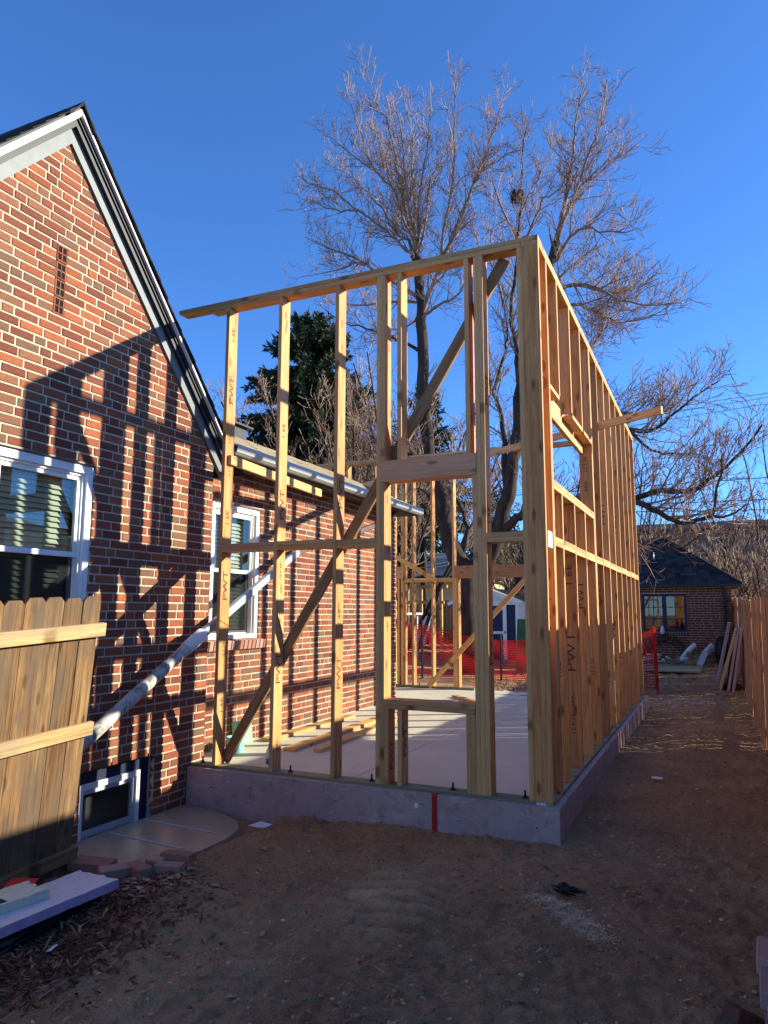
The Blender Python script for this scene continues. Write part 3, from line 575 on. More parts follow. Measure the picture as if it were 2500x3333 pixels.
# windows of the house
def sash_window(par, X, y0, y1, z0, z1, zm, depth=.07, blinds=True, tilt=.55, lower_dark=True):
    w = bpy.data.objects.new('window', None); COL.objects.link(w); place(w, par, Matrix.Translation((X, (y0+y1)/2, z0)))
    f = .06; xo = X-.004
    boxes_mesh('frame', w, [((X-.11, y0, z0), (xo, y0+f, z1)), ((X-.11, y1-f, z0), (xo, y1, z1)), ((X-.11, y0+f, z1-f), (xo, y1-f, z1)), ((X-.11, y0+f, z0), (xo, y1-f, z0+.045))], 'white_paint')
    i = f; g = .022
    boxes_mesh('inner_frame', w, [((X-.10, y0+i, z0+.045), (X-.03, y0+i+g, z1-i)), ((X-.10, y1-i-g, z0+.045), (X-.03, y1-i, z1-i)), ((X-.10, y0+i+g, z1-i-g), (X-.03, y1-i-g, z1-i))], 'white_paint')
    a, b = y0+i+g, y1-i-g; s = .035; zt = z1-i-g
    boxes_mesh('upper_sash', w, [((X-.075, a, zm), (X-.045, a+s, zt)), ((X-.075, b-s, zm), (X-.045, b, zt)), ((X-.075, a+s, zt-s), (X-.045, b-s, zt)), ((X-.075, a+s, zm), (X-.045, b-s, zm+.04))], 'white_paint')
    boxes_mesh('lower_sash', w, [((X-.105, a, z0+.045), (X-.08, a+s, zm+.035)), ((X-.105, b-s, z0+.045), (X-.08, b, zm+.035)), ((X-.105, a+s, z0+.045), (X-.08, b-s, z0+.085)), ((X-.105, a+s, zm), (X-.08, b-s, zm+.035))], 'white_paint')
    raw('pane', [(X-.060, a+s, zm+.04), (X-.060, b-s, zm+.04), (X-.060, b-s, zt-s), (X-.060, a+s, zt-s)], [(0, 1, 2, 3)], 'glass', w)
    raw('pane', [(X-.092, a+s, z0+.085), (X-.092, b-s, z0+.085), (X-.092, b-s, zm), (X-.092, a+s, zm)], [(0, 1, 2, 3)], 'glass', w)
    raw('screen', [(X-.078, a+.01, z0+.06), (X-.078, b-.01, z0+.06), (X-.078, b-.01, zm), (X-.078, a+.01, zm)], [(0, 1, 2, 3)], 'insect_screen', w)
    z = z1-i-.03; k = 0
    while z > z0+.06:
        tl = tilt+random.gauss(0, .03); me = boxmesh(.05, b-a-.01, .003, 'blind', 0)
        mobj('blind_slat', me, w, Matrix.Translation((X-.155, (a+b)/2, z)) @ Matrix.Rotation(tl, 4, 'Y') @ Matrix.Rotation(random.gauss(0, .006), 4, 'X')); z -= .043; k += 1
    box('dark_backing', w, (X-.42, y0-.1, z0-.1), (X-.40, y1+.1, z1+.1), 'interior', 0)  # dark sheet stands for the dim room behind the slats
    return w
w1 = sash_window(hs, XG-.012, -2.215, -1.305, 1.06, 2.522, 1.797, tilt=1.0)
w2 = sash_window(hs, XR-.012, .605, 1.495, 1.085, 2.54, 1.80, tilt=1.0)
box('lintel', hs, (XG-.08, -2.30, 2.531), (XG+.008, -1.265, 2.545), 'brown_metal', 0); box('lintel', hs, (XR-.08, .5, 2.548), (XR+.006, 1.6, 2.562), 'brown_metal', 0)
for k in range(15): mobj('sill_brick', boxmesh(.155, .062, .10, 'paver', .004), hs, Matrix.Translation((XR-.035, .53+k*.0755, 1.028)) @ Matrix.Rotation(.16, 4, 'Y'))
for k in range(15): mobj('sill_brick', boxmesh(.155, .062, .10, 'brick', .004), hs, Matrix.Translation((XG-.035, -2.30+k*.0755, 1.003)) @ Matrix.Rotation(.16, 4, 'Y'))
# basement window in its navy surround
bw = bpy.data.objects.new('window', None); COL.objects.link(bw); place(bw, hs, Matrix.Translation((XG-.07, -.9, -.36)))
X = XG-.06
boxes_mesh('surround', bw, [((X-.05, -1.268, .047), (X-.012, -.469, .181)), ((X-.05, -.569, -.42), (X-.012, -.469, .047)), ((X-.05, -1.268, -.42), (X-.012, -1.225, .047))], 'navy_paint')
boxes_mesh('frame', bw, [((X-.045, -1.224, .0), (X, -.570, .046)), ((X-.045, -1.224, -.42), (X, -1.184, .0)), ((X-.045, -.612, -.42), (X, -.570, .0))], 'white_paint')
boxes_mesh('sash', bw, [((X-.045, -1.183, -.038), (X-.018, -.613, -.001)), ((X-.045, -1.183, -.42), (X-.018, -1.160, -.038)), ((X-.045, -.655, -.42), (X-.018, -.613, -.038)), ((X-.045, -1.16, -.36), (X-.018, -.655, -.315))], 'sash_grey')
raw('pane', [(X-.035, -1.16, -.40), (X-.035, -.655, -.40), (X-.035, -.655, -.038), (X-.035, -1.16, -.038)], [(0, 1, 2, 3)], 'glass', bw); box('dark_backing', bw, (X-.25, -1.3, -.6), (X-.24, -.4, .2), 'interior', 0)  # dark sheet stands for the unlit basement behind the pane
# ================================================================ DOWNSPOUT PIPE
dp_ = thing('downspout_pipe', (-3.14, -1.45, .40), 'grimy white drain pipe with downspout slanting across the brick gable', 'drain pipe')
A_ = Vector((-3.13, -1.62, .325)); B_ = Vector((-3.135, -.14, 1.165)); C_ = Vector((-3.40, 1.95, 2.095)); E_ = Vector((-3.44, 4.80, 2.81))
tubeobj('round_pipe', dp_, [A_+(B_-A_)*t for t in np.linspace(0, 1, 8)], .052, 'pvc', 20)
tubeobj('pipe_bell', dp_, [A_+(B_-A_)*t for t in (.86, .862, 1.01, 1.012)], [.052, .060, .061, .056], 'white_paint', 20)
board('downspout_section', dp_, B_-(C_-B_).normalized()*.1, C_, .060, .078, 'downspout_paint', (0, 0, 1), .008)
board('downspout_section', dp_, C_-(E_-C_).normalized()*.03, E_, .058, .076, 'brown_metal', (0, 0, 1), .008)
board('elbow', dp_, E_, E_+Vector((.02, .22, .20)), .060, .078, 'brown_metal', (0, -1, 1), .008)
tubeobj('tie_wire', dp_, [(-3.095, -.004, 1.31), (-3.06, -.008, 1.315), (-3.034, .0, 1.30), (-3.032, .08, 1.27), (-3.034, .145, 1.24), (-3.10, .15, 1.26)], .0022, 'brown_metal', 5)
# ================================================================ LEANING FENCE PANEL
fpn = thing('fence_panel', (-2.85, -2.3, -.36), 'weathered wooden fence panel with dog-ear pickets leaning beside the brick gable', 'fence panel')
a_, b_, g_ = [math.radians(v) for v in (-1.486, 8.973, 3.485)]
RP = Matrix.Rotation(a_, 4, 'Z') @ Matrix.Rotation(b_, 4, 'Y') @ Matrix.Rotation(g_, 4, 'X'); MP = Matrix.Translation((-2.84663, -1.76117, -.15852)) @ RP
def picket_mesh(w, h, t, ear, mat, jit=0):
    Y = [(-w/2, 0), (w/2, 0), (w/2, h-ear), (w/2-ear*.85, h), (-w/2+ear*.85, h), (-w/2, h-ear)]
    V = [(x, y, z) for x in (-t/2, t/2) for y, z in Y]
    me = mesh_from('picket', V, [tuple(range(5, -1, -1)), tuple(range(6, 12))]+[(i, (i+1) % 6, (i+1) % 6+6, i+6) for i in range(6)], mat); return me
for i in range(8):
    me = picket_mesh(.1385, 1.86+random.uniform(-.008, .008), .016, .03, 'picket_wood')
    mobj('picket', me, fpn, MP @ Matrix.Translation((-.016+random.uniform(-.002, .002), -.1415*i-.07, -.195)) @ Matrix.Rotation(random.gauss(0, .004), 4, 'X'))
for z, y1, mt in ((1.44, .042, 'rail_wood'), (.775, .035, 'rail_wood'), (-.062, .03, 'old_wood')):
    p, q = MP @ Vector((.0125, y1, z)), MP @ Vector((.0125, -1.14, z)); board('rail', fpn, q, p, .089, .038, mt, MP.to_3x3() @ Vector((1, 0, 0)), .004)
# ================================================================ RIGHT FENCE
rf = thing('picket_fence', (1.63, 8, -.2), 'tall wooden fence of narrow pickets along the right of the dirt path', 'fence')
y = -6.0; k = 0
while y < 21.5:
    w = random.uniform(.088, .098); h = 1.80+random.uniform(-.02, .02); gz = float(hbase(np.array([1.6]), np.array([y]))[0])
    me = boxmesh(.018, w, round(h, 2), 'fence_wood', .002); lean = random.gauss(0, .008)
    mobj('picket', me, rf, Matrix.Translation((1.64+random.uniform(-.012, .012), y+w/2, gz+h/2-.02)) @ Matrix.Rotation(lean+.02, 4, 'Y') @ Matrix.Rotation(random.gauss(0, .006), 4, 'X') @ Matrix.Rotation(random.gauss(0, .11), 4, 'Z'))
    y += w+random.uniform(.004, .012); k += 1
for z in (.05, .8, 1.4):
    for ya, yb in ((-6, -1), (-1, 4), (4, 9), (9, 14), (14, 21.5)):
        za, zb = [float(hbase(np.array([1.6]), np.array([q]))[0])+z+.15 for q in (ya, yb)]; board('rail', rf, (1.685, ya, za), (1.685, yb-.01, zb), .038, .085, 'fence_wood', (0, 0, 1))
for yq in np.arange(-6, 22, 2.4): box('post', rf, (1.71, yq, -.4), (1.80, yq+.09, 1.5), 'fence_wood')
# ================================================================ GARAGE
GYF = 16.5; gg = thing('brick_garage', (-.5, 18.4, 0), 'dark red brick garage with a dark hip roof at the end of the path', 'garage')
GWH = [(-.74, .445, .82, 1.89)]
gwall = boxes_mesh('front_wall', gg, [((a, GYF+.0055, c), (b, GYF+.12, d)) for a, b, c, d in wallpieces(-4.0, 1.585, -.3, 2.06, GWH)], 'mortar')
box('side_wall', gg, (1.47, GYF+.121, -.3), (1.585, 20.3, 2.06), 'mortar', 0); box('side_wall', gg, (-4.0, GYF+.121, -.3), (-3.9, 20.3, 2.06), 'mortar', 0); box('back_wall', gg, (-3.9, 20.2, -.3), (1.47, 20.3, 2.06), 'mortar', 0)
gbl = lay(-1.4, 1.59, -.05, 2.06, [(-.745, .45, .70, 1.895)], None, course=.0677, seed=12, hp=.05, j=.009)
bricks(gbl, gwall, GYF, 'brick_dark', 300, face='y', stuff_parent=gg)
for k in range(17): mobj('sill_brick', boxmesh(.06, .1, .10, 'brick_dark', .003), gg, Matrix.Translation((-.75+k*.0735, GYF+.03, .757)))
gwi = bpy.data.objects.new('window', None); COL.objects.link(gwi); place(gwi, gg, Matrix.Translation((-.15, GYF, .82)))
boxes_mesh('frame', gwi, [((-.74, GYF-.005, .82), (.445, GYF+.07, .88)), ((-.74, GYF-.005, 1.82), (.445, GYF+.07, 1.89)), ((-.74, GYF-.005, .88), (-.67, GYF+.07, 1.82)), ((.375, GYF-.005, .88), (.445, GYF+.07, 1.82)), ((-.20, GYF-.005, .88), (-.09, GYF+.07, 1.82))], 'navy_paint')
for x0, x1 in ((-.67, -.20), (-.09, .375)):
    boxes_mesh('muntin', gwi, [(((x0+x1)/2-.01, GYF+.02, .88), ((x0+x1)/2+.01, GYF+.05, 1.82))]+[((x0, GYF+.025, z-.01), (x1, GYF+.045, z+.01)) for z in (1.19, 1.51)], 'navy_paint')
    raw('pane', [(x0, GYF+.035, .88), (x1, GYF+.035, .88), (x1, GYF+.035, 1.82), (x0, GYF+.035, 1.82)], [(0, 1, 2, 3)], 'glass', gwi)
box('dark_backing', gwi, (-1.2, GYF+.5, .4), (.9, GYF+.52, 2.0), 'interior', 0)  # dark sheet stands for the unlit garage behind the panes
box('gutter', gg, (-4.3, GYF-.36, 2.06), (1.86, GYF-.26, 2.15), 'dark_trim', .01); box('soffit', gg, (-4.3, GYF-.26, 2.062), (1.86, GYF+.0, 2.08), 'dark_trim', 0)
box('downspout', gg, (1.37, GYF-.08, .0), (1.44, GYF-.005, 2.06), 'dark_trim', .006)
EXR, EYF, EZ, APX, APYG, APZG = 1.87, GYF-.34, 2.135, -.13, 18.35, 3.62
raw('roof_deck', [(-4.4, EYF, EZ-.01), (EXR, EYF, EZ-.01), (APX, APYG, APZG-.01), (-4.4, APYG, APZG-.01), (EXR, 20.5, EZ-.01), (-4.4, 20.5, EZ-.01)], [(0, 1, 2, 3), (1, 4, 2), (4, 5, 3, 2)], 'shingle_dark', gg)
nc = 17; shn = 0; V, Fc = [], []
for i in range(nc):
    t0, t1 = i/nc, min(1, (i+1.25)/nc); ya, za = EYF+(APYG-EYF)*t0, EZ+(APZG-EZ)*t0; yb, zb = EYF+(APYG-EYF)*t1, EZ+(APZG-EZ)*t1; xr = EXR+(APX-EXR)*t0; xr1 = EXR+(APX-EXR)*t1
    x = xr
    while x > -1.6 and shn < 300:
        wd = random.uniform(.14, .24); xl = x-wd; lf = .012+random.uniform(0, .010)
        raw('shingle', [(xl+.004, ya, za+lf), (x-.004, ya, za+lf), (min(x-.004, xr1), yb, zb+.003), (min(xl+.004, xr1-.01), yb, zb+.003), (xl+.004, ya, za-.002), (x-.004, ya, za-.002)], [(0, 1, 2, 3), (4, 5, 1, 0), (4, 0, 3), (1, 5, 2)], 'shingle_dark', gg); shn += 1; x = xl
tubeobj('hip_cap', gg, [(EXR, EYF, EZ+.01), (APX, APYG, APZG+.015)], .035, 'shingle_dark', 6); tubeobj('ridge_cap', gg, [(APX, APYG, APZG+.015), (-4.4, APYG, APZG+.015)], .035, 'shingle_dark', 6)
tubeobj('roof_pipe', gg, [(-.42, 17.3, 2.85), (-.42, 17.3, 3.14)], .018, 'galvanised', 8)
# ================================================================ THINGS ON THE SLAB
def loose(name, a, b, w, d, mat, side, label, cat, group=None, ch=.0025): return tag(board(name, None, a, b, w, d, mat, side, ch), label, cat, group)
loose('board', (-3.42, 1.40, -.0195), (-3.40, 3.4, -.0195), .14, .038, 'board_wood', (0, 0, 1), 'pale board lying on the slab right against the brick wall', 'board')
loose('board', (-2.895, 1.03, -.0195), (-2.985, 3.9, -.0195), .14, .038, 'stud_wood', (0, 0, 1), 'wide orange board lying on the slab between two pale ones', 'board')
loose('board', (-2.61, 1.10, -.0195), (-2.73, 3.3, -.0195), .09, .038, 'board_wood', (0, 0, 1), 'narrow pale board lying on the slab, farthest from the brick wall', 'board')
loose('board', (-2.0, 5.3, -.0195), (-2.9, 6.2, -.0195), .09, .038, 'board_wood', (0, 0, 1), 'short pale offcut lying skewed near the back of the slab', 'board')
o = board('foam_offcut', None, (-3.56, 1.16, -.039), (-3.585, 1.16, .21), .05, .30, 'mint_green', (0, 1, 0)); tag(o, 'flat green foam offcut standing against the brick wall', 'foam offcut')
def lathe(name, prof, x, y, mat, parent=None, k=20):
    V, Fc = [], []; n = len(prof)
    for r, z in prof:
        for j in range(k): V.append((x+r*math.cos(2*math.pi*j/k), y+r*math.sin(2*math.pi*j/k), z))
    for i in range(n-1):
        for j in range(k): Fc.append((i*k+j, i*k+(j+1) % k, (i+1)*k+(j+1) % k, (i+1)*k+j))
    Fc.append(tuple(range(k-1, -1, -1))); Fc.append(tuple((n-1)*k+j for j in range(k))); return raw(name, V, Fc, mat, parent, True)
tag(lathe('bucket', [(.075, -.039), (.082, -.03), (.092, .10), (.096, .115), (.086, .115), (.080, -.02)], -3.38, .78, 'turquoise'), 'small turquoise bucket on the slab behind the end stud', 'bucket')
bt = thing('water_bottle', (-2.60, .22, -.039), 'clear plastic water bottle with a blue label beside a stud', 'bottle')
lathe('body', [(.030, -.039), (.034, -.03), (.034, .06), (.031, .065), (.031, .09), (.034, .10), (.033, .13), (.014, .165), (.013, .175)], -2.60, .22, 'bottle_clear', bt); lathe('label_band', [(.0345, .015), (.0345, .058)], -2.60, .22, 'label_blue', bt); lathe('cap', [(.0155, .172), (.0155, .188)], -2.60, .22, 'white_plastic', bt)
# ================================================================ WINDOW WELL COVER, LOOSE THINGS IN FRONT
cv = thing('window_well_cover', (-2.9, -.8, -.36), 'flat tan window-well cover with a rounded front edge below the basement window', 'well cover')
out = [(-3.318, -1.47), (-3.318, -.10)]
ctrl = [(-3.10, -.085), (-2.80, -.16), (-2.58, -.28), (-2.44, -.45), (-2.38, -.70), (-2.385, -1.0), (-2.46, -1.25), (-2.62, -1.42), (-2.85, -1.50), (-3.1, -1.505)]
pts = out+ctrl; n = len(pts)
def cvz(x, y): return -.345-.012*(x+3.3)
raw('sheet', [(x, y, cvz(x, y)) for x, y in pts]+[(x, y, cvz(x, y)-.008) for x, y in pts], [tuple(range(n-1, -1, -1)), tuple(range(n, 2*n))]+[(i, (i+1) % n, (i+1) % n+n, i+n) for i in range(n)], 'cover_sheet', cv)
V = [(x, y, cvz(x, y)-.009) for x, y in pts]+[(x+.01*(x+2.9), y, cvz(x, y)-.10) for x, y in pts]; raw('steel_rim', V, [(i, (i+1) % n, (i+1) % n+n, i+n) for i in range(1, n-1)], 'galvanised', cv)
for ya, yb in ((-.99, -1.03), (-.60, -.62)): board('rib', cv, (-3.28, ya, cvz(-3.28, 0)+.003), (-2.52, yb, cvz(-2.52, 0)+.003), .022, .006, 'sash_grey', (0, 0, 1), .001)
# purple foam board lying on the rubble, mint one on top
def slabrot(name, c, sx, sy, sz, rot, mats, label, cat, parent=None, jag=.012, seed=1, side_mat=None):
    R = random.Random(seed); nxx, nyy = 14, 8; V = []; top = []
    for i in range(nxx+1):
        for j in range(nyy+1):
            x = (i/nxx-.5)*sx; y = (j/nyy-.5)*sy
            if i in (0, nxx): x += R.uniform(-jag, jag)
            if j in (0, nyy): y += R.uniform(-jag*.5, jag*.5)
            V.append((x, y, sz/2+R.uniform(-.0015, .0015)))
    nt_ = len(V); V += [(x, y, -sz/2) for x, y, z in V]; Fc = []; idx = lambda i, j: i*(nyy+1)+j
    for i in range(nxx):
        for j in range(nyy): Fc.append((idx(i, j), idx(i+1, j), idx(i+1, j+1), idx(i, j+1))); Fc.append((nt_+idx(i, j), nt_+idx(i, j+1), nt_+idx(i+1, j+1), nt_+idx(i+1, j)))
    ring = [idx(i, 0) for i in range(nxx)]+[idx(nxx, j) for j in range(nyy)]+[idx(i, nyy) for i in range(nxx, 0, -1)]+[idx(0, j) for j in range(nyy, 0, -1)]
    ns = len(Fc)
    for p, q in zip(ring, ring[1:]+ring[:1]): Fc.append((p, p+nt_, q+nt_, q))
    me = mesh_from(name, V, Fc, mats[0]); me.materials.append(M(mats[1])); me.polygons.foreach_set('material_index', [0]*ns+[1]*(len(Fc)-ns)); me.update()
    return tag(mobj(name, me, parent, Matrix.Translation(c) @ rot), label, cat)
zf = -.215
yaw = math.radians(87)
slabrot('foam_board', (-2.375, -2.62, -.225), 1.20, .34, .052, Matrix.Rotation(yaw, 4, 'Z') @ Matrix.Rotation(-.015, 4, 'X'), ('foam_face', 'foam_lilac'), 'lilac foam board with a scuffed white face lying on the mulch', 'foam board', jag=.012)
fb2 = slabrot('foam_board', (-2.46, -2.66, -.172), .52, .22, .05, Matrix.Rotation(yaw-.10, 4, 'Z'), ('foam_mint', 'foam_mint'), 'torn pale mint foam piece with black print lying on the lilac board', 'foam board', jag=.02, seed=4)
board('printed_patch', fb2, (-2.415, -2.74, -.1445), (-2.400, -2.625, -.1445), .07, .0016, 'ink_black', (0, 0, 1), 0)
slabrot('red_sheet', (-2.60, -2.36, -.19), .16, .14, .006, Matrix.Rotation(.5, 4, 'Z') @ Matrix.Rotation(.2, 4, 'X'), ('red_plastic', 'red_plastic'), 'bright red plastic scrap tucked under the mint foam piece', 'plastic scrap', jag=.004)
o = tag(box('landscape_cloth', None, (-2.62, -2.9, -.36), (-2.22, -2.1, -.262), 'plastic_black', .03), 'crumpled black cloth bundled under the lilac foam board', 'cloth')
bm = bmesh.new(); bm.from_mesh(o.data); bmesh.ops.subdivide_edges(bm, edges=bm.edges[:], cuts=5, use_grid_fill=True)
for v in bm.verts: v.co += Vector((random.gauss(0, .01), random.gauss(0, .01), random.gauss(0, .006)))
o.data = o.data.copy(); bm.to_mesh(o.data); bm.free()
def paver(x, y, z, rz, rx, label, mat='paver', sz=(.20, .095, .058), cat='brick', group='loose bricks beside the well cover'):
    o = mobj('loose_brick', boxmesh(sz[0], sz[1], sz[2], mat, .004), None, Matrix.Translation((x, y, z)) @ Matrix.Rotation(rz, 4, 'Z') @ Matrix.Rotation(rx, 4, 'X')); return tag(o, label, cat, group)
paver(-2.72, -1.70, -0.290, .15, .05, 'long grey paving brick lying by the fence panel rail', sz=(.30, .13, .06)); paver(-2.48, -1.74, -0.285, 1.0, .1, 'grey brick set crosswise at the end of the lilac foam board', sz=(.2, .095, .06))
paver(-2.36, -1.66, -0.280, -.35, .05, 'reddish brick lying flat beside the lilac foam board corner'); paver(-2.33, -1.52, -0.270, .05, .08, 'small brick between the others in the dry leaves', sz=(.12, .095, .055))
paver(-2.22, -1.44, -0.245, .15, -.06, 'flat brick tucked under the rim of the well cover', sz=(.22, .10, .05)); paver(-2.19, -1.56, -0.280, .25, .0, 'brown brick at the end of the row of loose bricks', sz=(.18, .095, .06))
# stacked pavers at the right edge
PC = {}
for i, (y_, z_, rz) in enumerate(((-1.02, .03, 1.5), (-1.02, -.045, 1.62), (-1.0, -.12, 1.55), (-1.26, .0, 1.52), (-1.27, -.075, 1.6), (-1.29, -.15, 1.5), (-1.53, -.03, 1.6), (-1.54, -.105, 1.55), (-1.55, -.18, 1.6))):
    x_ = 1.345+random.uniform(-.012, .012)
    o = mobj('stacked_brick', boxmesh(.245, .21, .071, 'paver', .006), None, Matrix.Translation((x_, y_-.64, z_-.165)) @ Matrix.Rotation(rz, 4, 'Z')); col_ = 0 if y_ > -1.1 else (1 if y_ > -1.4 else 2); lv_ = PC.setdefault(col_, 0); PC[col_] += 1; lv_ = ('top', 'second', 'third', 'bottom')[lv_]; tag(o, f'{lv_} pinkish grey paver in the stack column '+('farthest from the tilted red brick', 'between the two end columns', 'beside the tilted red brick')[col_], 'paver', 'pavers stacked beside the tall fence')
o = mobj('tilted_brick', boxmesh(.19, .09, .06, 'brick_dark', .005), None, Matrix.Translation((1.175, -2.02, -.25)) @ Matrix.Rotation(.7, 4, 'Z') @ Matrix.Rotation(.5, 4, 'Y')); tag(o, 'red brick tilted on its edge against the paver stack', 'brick')
# small litter, each a thing
def scrap(name, x, y, pts, mat, label, cat, lift=.006, curl=.012):
    z = hz(x, y)+lift; V = [(x+a, y+b, z+c*curl) for a, b, c in pts]; n = len(V); V += [(a, b, c-.002) for a, b, c in V]
    o = raw(name, V, [tuple(range(n)), tuple(range(2*n-1, n-1, -1))]+[(i, i+n, (i+1) % n+n, (i+1) % n) for i in range(n)], mat); return tag(o, label, cat)
scrap('paper_scrap', -2.28, -.40, [(-.07, -.05, 1), (.06, -.03, 0), (.09, .06, 1), (-.02, .05, 2)], 'paper', 'torn white paper scrap at the tip of the well cover', 'paper', .02)
scrap('paper_scrap', -2.02, -2.63, [(-.02, -.03, 0), (.02, -.02, 1), (.015, .03, 2), (-.015, .02, 1)], 'paper', 'crumpled white paper bit on the brown mulch', 'paper', .02)
scrap('foam_chip', .55, 2.15, [(-.05, -.02, 0), (.05, -.02, 0), (.05, .02, 1), (-.05, .02, 1)], 'paper', 'small white foam chip on the path beside the long foundation edge', 'foam chip', .02)
V, Fc = [], []
cx_, cy_ = .24, -.95; zz = hz(cx_, cy_)
for i in range(40):
    an = random.uniform(0, 6.3); r = random.uniform(0, .06); p = np.array([cx_+r*math.cos(an)*1.3, cy_+r*math.sin(an), zz+.01+.02*random.random()]); q = p+np.array([random.gauss(.02, .05), random.gauss(0, .03), random.uniform(0, .018)]); tube(V, Fc, [p, (p+q)/2+(0, 0, .008), q], [.006, .008, .003], 4)
tag(raw('black_rag', V, Fc, 'plastic_black'), 'small heap of black plastic shreds on the dirt beside the pale sawdust', 'plastic scrap')
for p, q, lab in (((-.45, -.38), (.02, -.30), 'thin bare stick on the dirt in front of the foundation corner'), ((.45, -.75), (.62, -.70), 'short curved dark twig near the black shreds'), ((-1.62, -1.2), (-1.50, -1.32), 'curved pale stick on the dirt in front of the red tape'), ):
    P = [np.array([p[0]+(q[0]-p[0])*t, p[1]+(q[1]-p[1])*t, 0]) for t in np.linspace(0, 1, 6)]
    for t_, v_ in enumerate(P): v_[:2] += np.random.default_rng(t_+3).normal(0, .008, 2); v_[2] = hz(v_[0], v_[1])+.006
    tag(tubeobj('stick', None, P, [.004, .005, .005, .004, .003, .002], 'scrap_wood', 5), lab, 'stick')
# ---- scatter (uncountable)
def scatter(name, n, region, fn, mat, label, cat, smooth=False):
    V, Fc = [], []
    for i in range(n):
        x, y = region(); z = hz2(x, y); fn(V, Fc, x, y, z)
    o = raw(name, V, Fc, mat, None, smooth, False); return tag(o, label, cat, None, 'stuff')
_gxs, _gys = gx, gy; _gz = GZ.reshape(nx, ny)
def hz2(x, y):
    i = min(max(np.searchsorted(_gxs, x)-1, 0), nx-2); j = min(max(np.searchsorted(_gys, y)-1, 0), ny-2); fx = (x-_gxs[i])/(_gxs[i+1]-_gxs[i]); fy = (y-_gys[j])/(_gys[j+1]-_gys[j])
    return _gz[i, j]*(1-fx)*(1-fy)+_gz[i+1, j]*fx*(1-fy)+_gz[i, j+1]*(1-fx)*fy+_gz[i+1, j+1]*fx*fy
ICO = bmesh.new(); bmesh.ops.create_icosphere(ICO, subdivisions=1, radius=1); IV = np.array([v.co for v in ICO.verts]); ICO.verts.index_update(); IF = [tuple(v.index for v in f.verts) for f in ICO.faces]; ICO.free()
def pebf(smin, smax):
    def f(V, Fc, x, y, z):
        r = smin*(smax/smin)**(random.random()**2.2); s = np.array([r*random.uniform(.7, 1.5), r*random.uniform(.7, 1.3), r*random.uniform(.45, .85)]); an = random.uniform(0, 6.3); c, sn = math.cos(an), math.sin(an)
        P = IV*s*(1+rng.normal(0, .10, (len(IV), 1))); P = np.stack([P[:, 0]*c-P[:, 1]*sn, P[:, 0]*sn+P[:, 1]*c, P[:, 2]], 1)+(x, y, z+s[2]*.25); b = len(V); V.extend(P); Fc.extend([tuple(b+q for q in t) for t in IF])
    return f
def chipf(l0, l1, w):
    def f(V, Fc, x, y, z):
        L = random.uniform(l0, l1)/2; an = random.uniform(0, 6.3); ww = w*random.uniform(.5, 1.2); c, s = math.cos(an), math.sin(an); t = random.gauss(0, .25); b = len(V)
        for a, d in ((-L, -ww), (L, -ww*.6), (L*1.1, ww*.4), (-L*.9, ww)): V.append((x+a*c-d*s, y+a*s+d*c, z+.004+abs(math.sin(t))*L+a*t+random.uniform(0, .003)))
        Fc.append((b, b+1, b+2, b+3))
    return f
def leaff(l0, l1):
    def f(V, Fc, x, y, z):
        L = random.uniform(l0, l1); an = random.uniform(0, 6.3); c, s = math.cos(an), math.sin(an); b = len(V); cu = random.uniform(.03, .22)*L; t = random.gauss(0, .22); z += .004+random.random()*.012
        for a, d, h in ((-.5, 0, 0), (-.15, .3, cu), (.2, .24, cu*.8), (.5, 0, .2*cu), (.2, -.26, cu*.9), (-.15, -.3, cu*.6), (0, 0, 0)): V.append((x+L*(a*c-d*s), y+L*(a*s+d*c), z+h+a*L*t*.6))
        Fc.extend([(b, b+6, b+1), (b+1, b+6, b+2), (b+2, b+6, b+3), (b+3, b+6, b+4), (b+4, b+6, b+5), (b+5, b+6, b)])
    return f
def reg_front():
    while True:
        x, y = random.uniform(-3.2, 1.6), random.uniform(-3.2, -.07)
        if x < -2.3 and y > -1.6: continue
        return x, y
def reg_path(): return random.uniform(.07, 1.6), random.uniform(-.3, 13)
def reg_mulch():
    while True:
        x, y = random.gauss(-2.15, .25), random.gauss(-2.55, .42)
        if x > -3 and y < -1.55: return x, y
def reg_corner(): return random.gauss(.55, .35), random.gauss(.2, .55)
def reg_saw():
    t = random.gauss(0, .17); return .33+.72*t+random.gauss(0, .05), -1.27-.68*t*1.0+random.gauss(0, .05)
scatter('pebbles', 5500, reg_front, pebf(.0022, .014), 'pebble', 'small pebbles and clods scattered over the dirt yard', 'pebbles')
scatter('path_pebbles', 3000, reg_path, pebf(.004, .018), 'pebble', 'small pebbles scattered along the dirt path', 'pebbles')
scatter('wood_chips', 1700, reg_front, chipf(.008, .04, .003), 'chip', 'pale wood splinters scattered over the dirt yard', 'wood chips')
scatter('corner_chips', 1500, reg_corner, chipf(.006, .028, .003), 'chip', 'pale wood splinters round the foundation corner', 'wood chips')
scatter('path_chips', 700, reg_path, chipf(.01, .05, .004), 'chip', 'pale splinters scattered along the dirt path', 'wood chips')
scatter('sawdust', 4500, reg_saw, chipf(.004, .012, .0022), 'sawdust', 'pale sawdust spilled on the dirt', 'sawdust')
scatter('mulch', 4200, reg_mulch, chipf(.02, .075, .008), 'mulch', 'dark brown bark mulch below the lilac foam board', 'mulch')
def reg_lit():
    return random.gauss(-2.25, .16), random.gauss(-1.72, .16)
scatter('leaf_litter', 330, reg_lit, leaff(.03, .075), 'dry_leaf', 'dry brown leaves round the loose bricks', 'leaves')
scatter('yard_leaves', 60, reg_front, leaff(.025, .06), 'dry_leaf', 'a few dry leaves on the dirt yard', 'leaves')
def reg_far(): return random.uniform(-1, 1.6), random.uniform(9.5, 16.4)
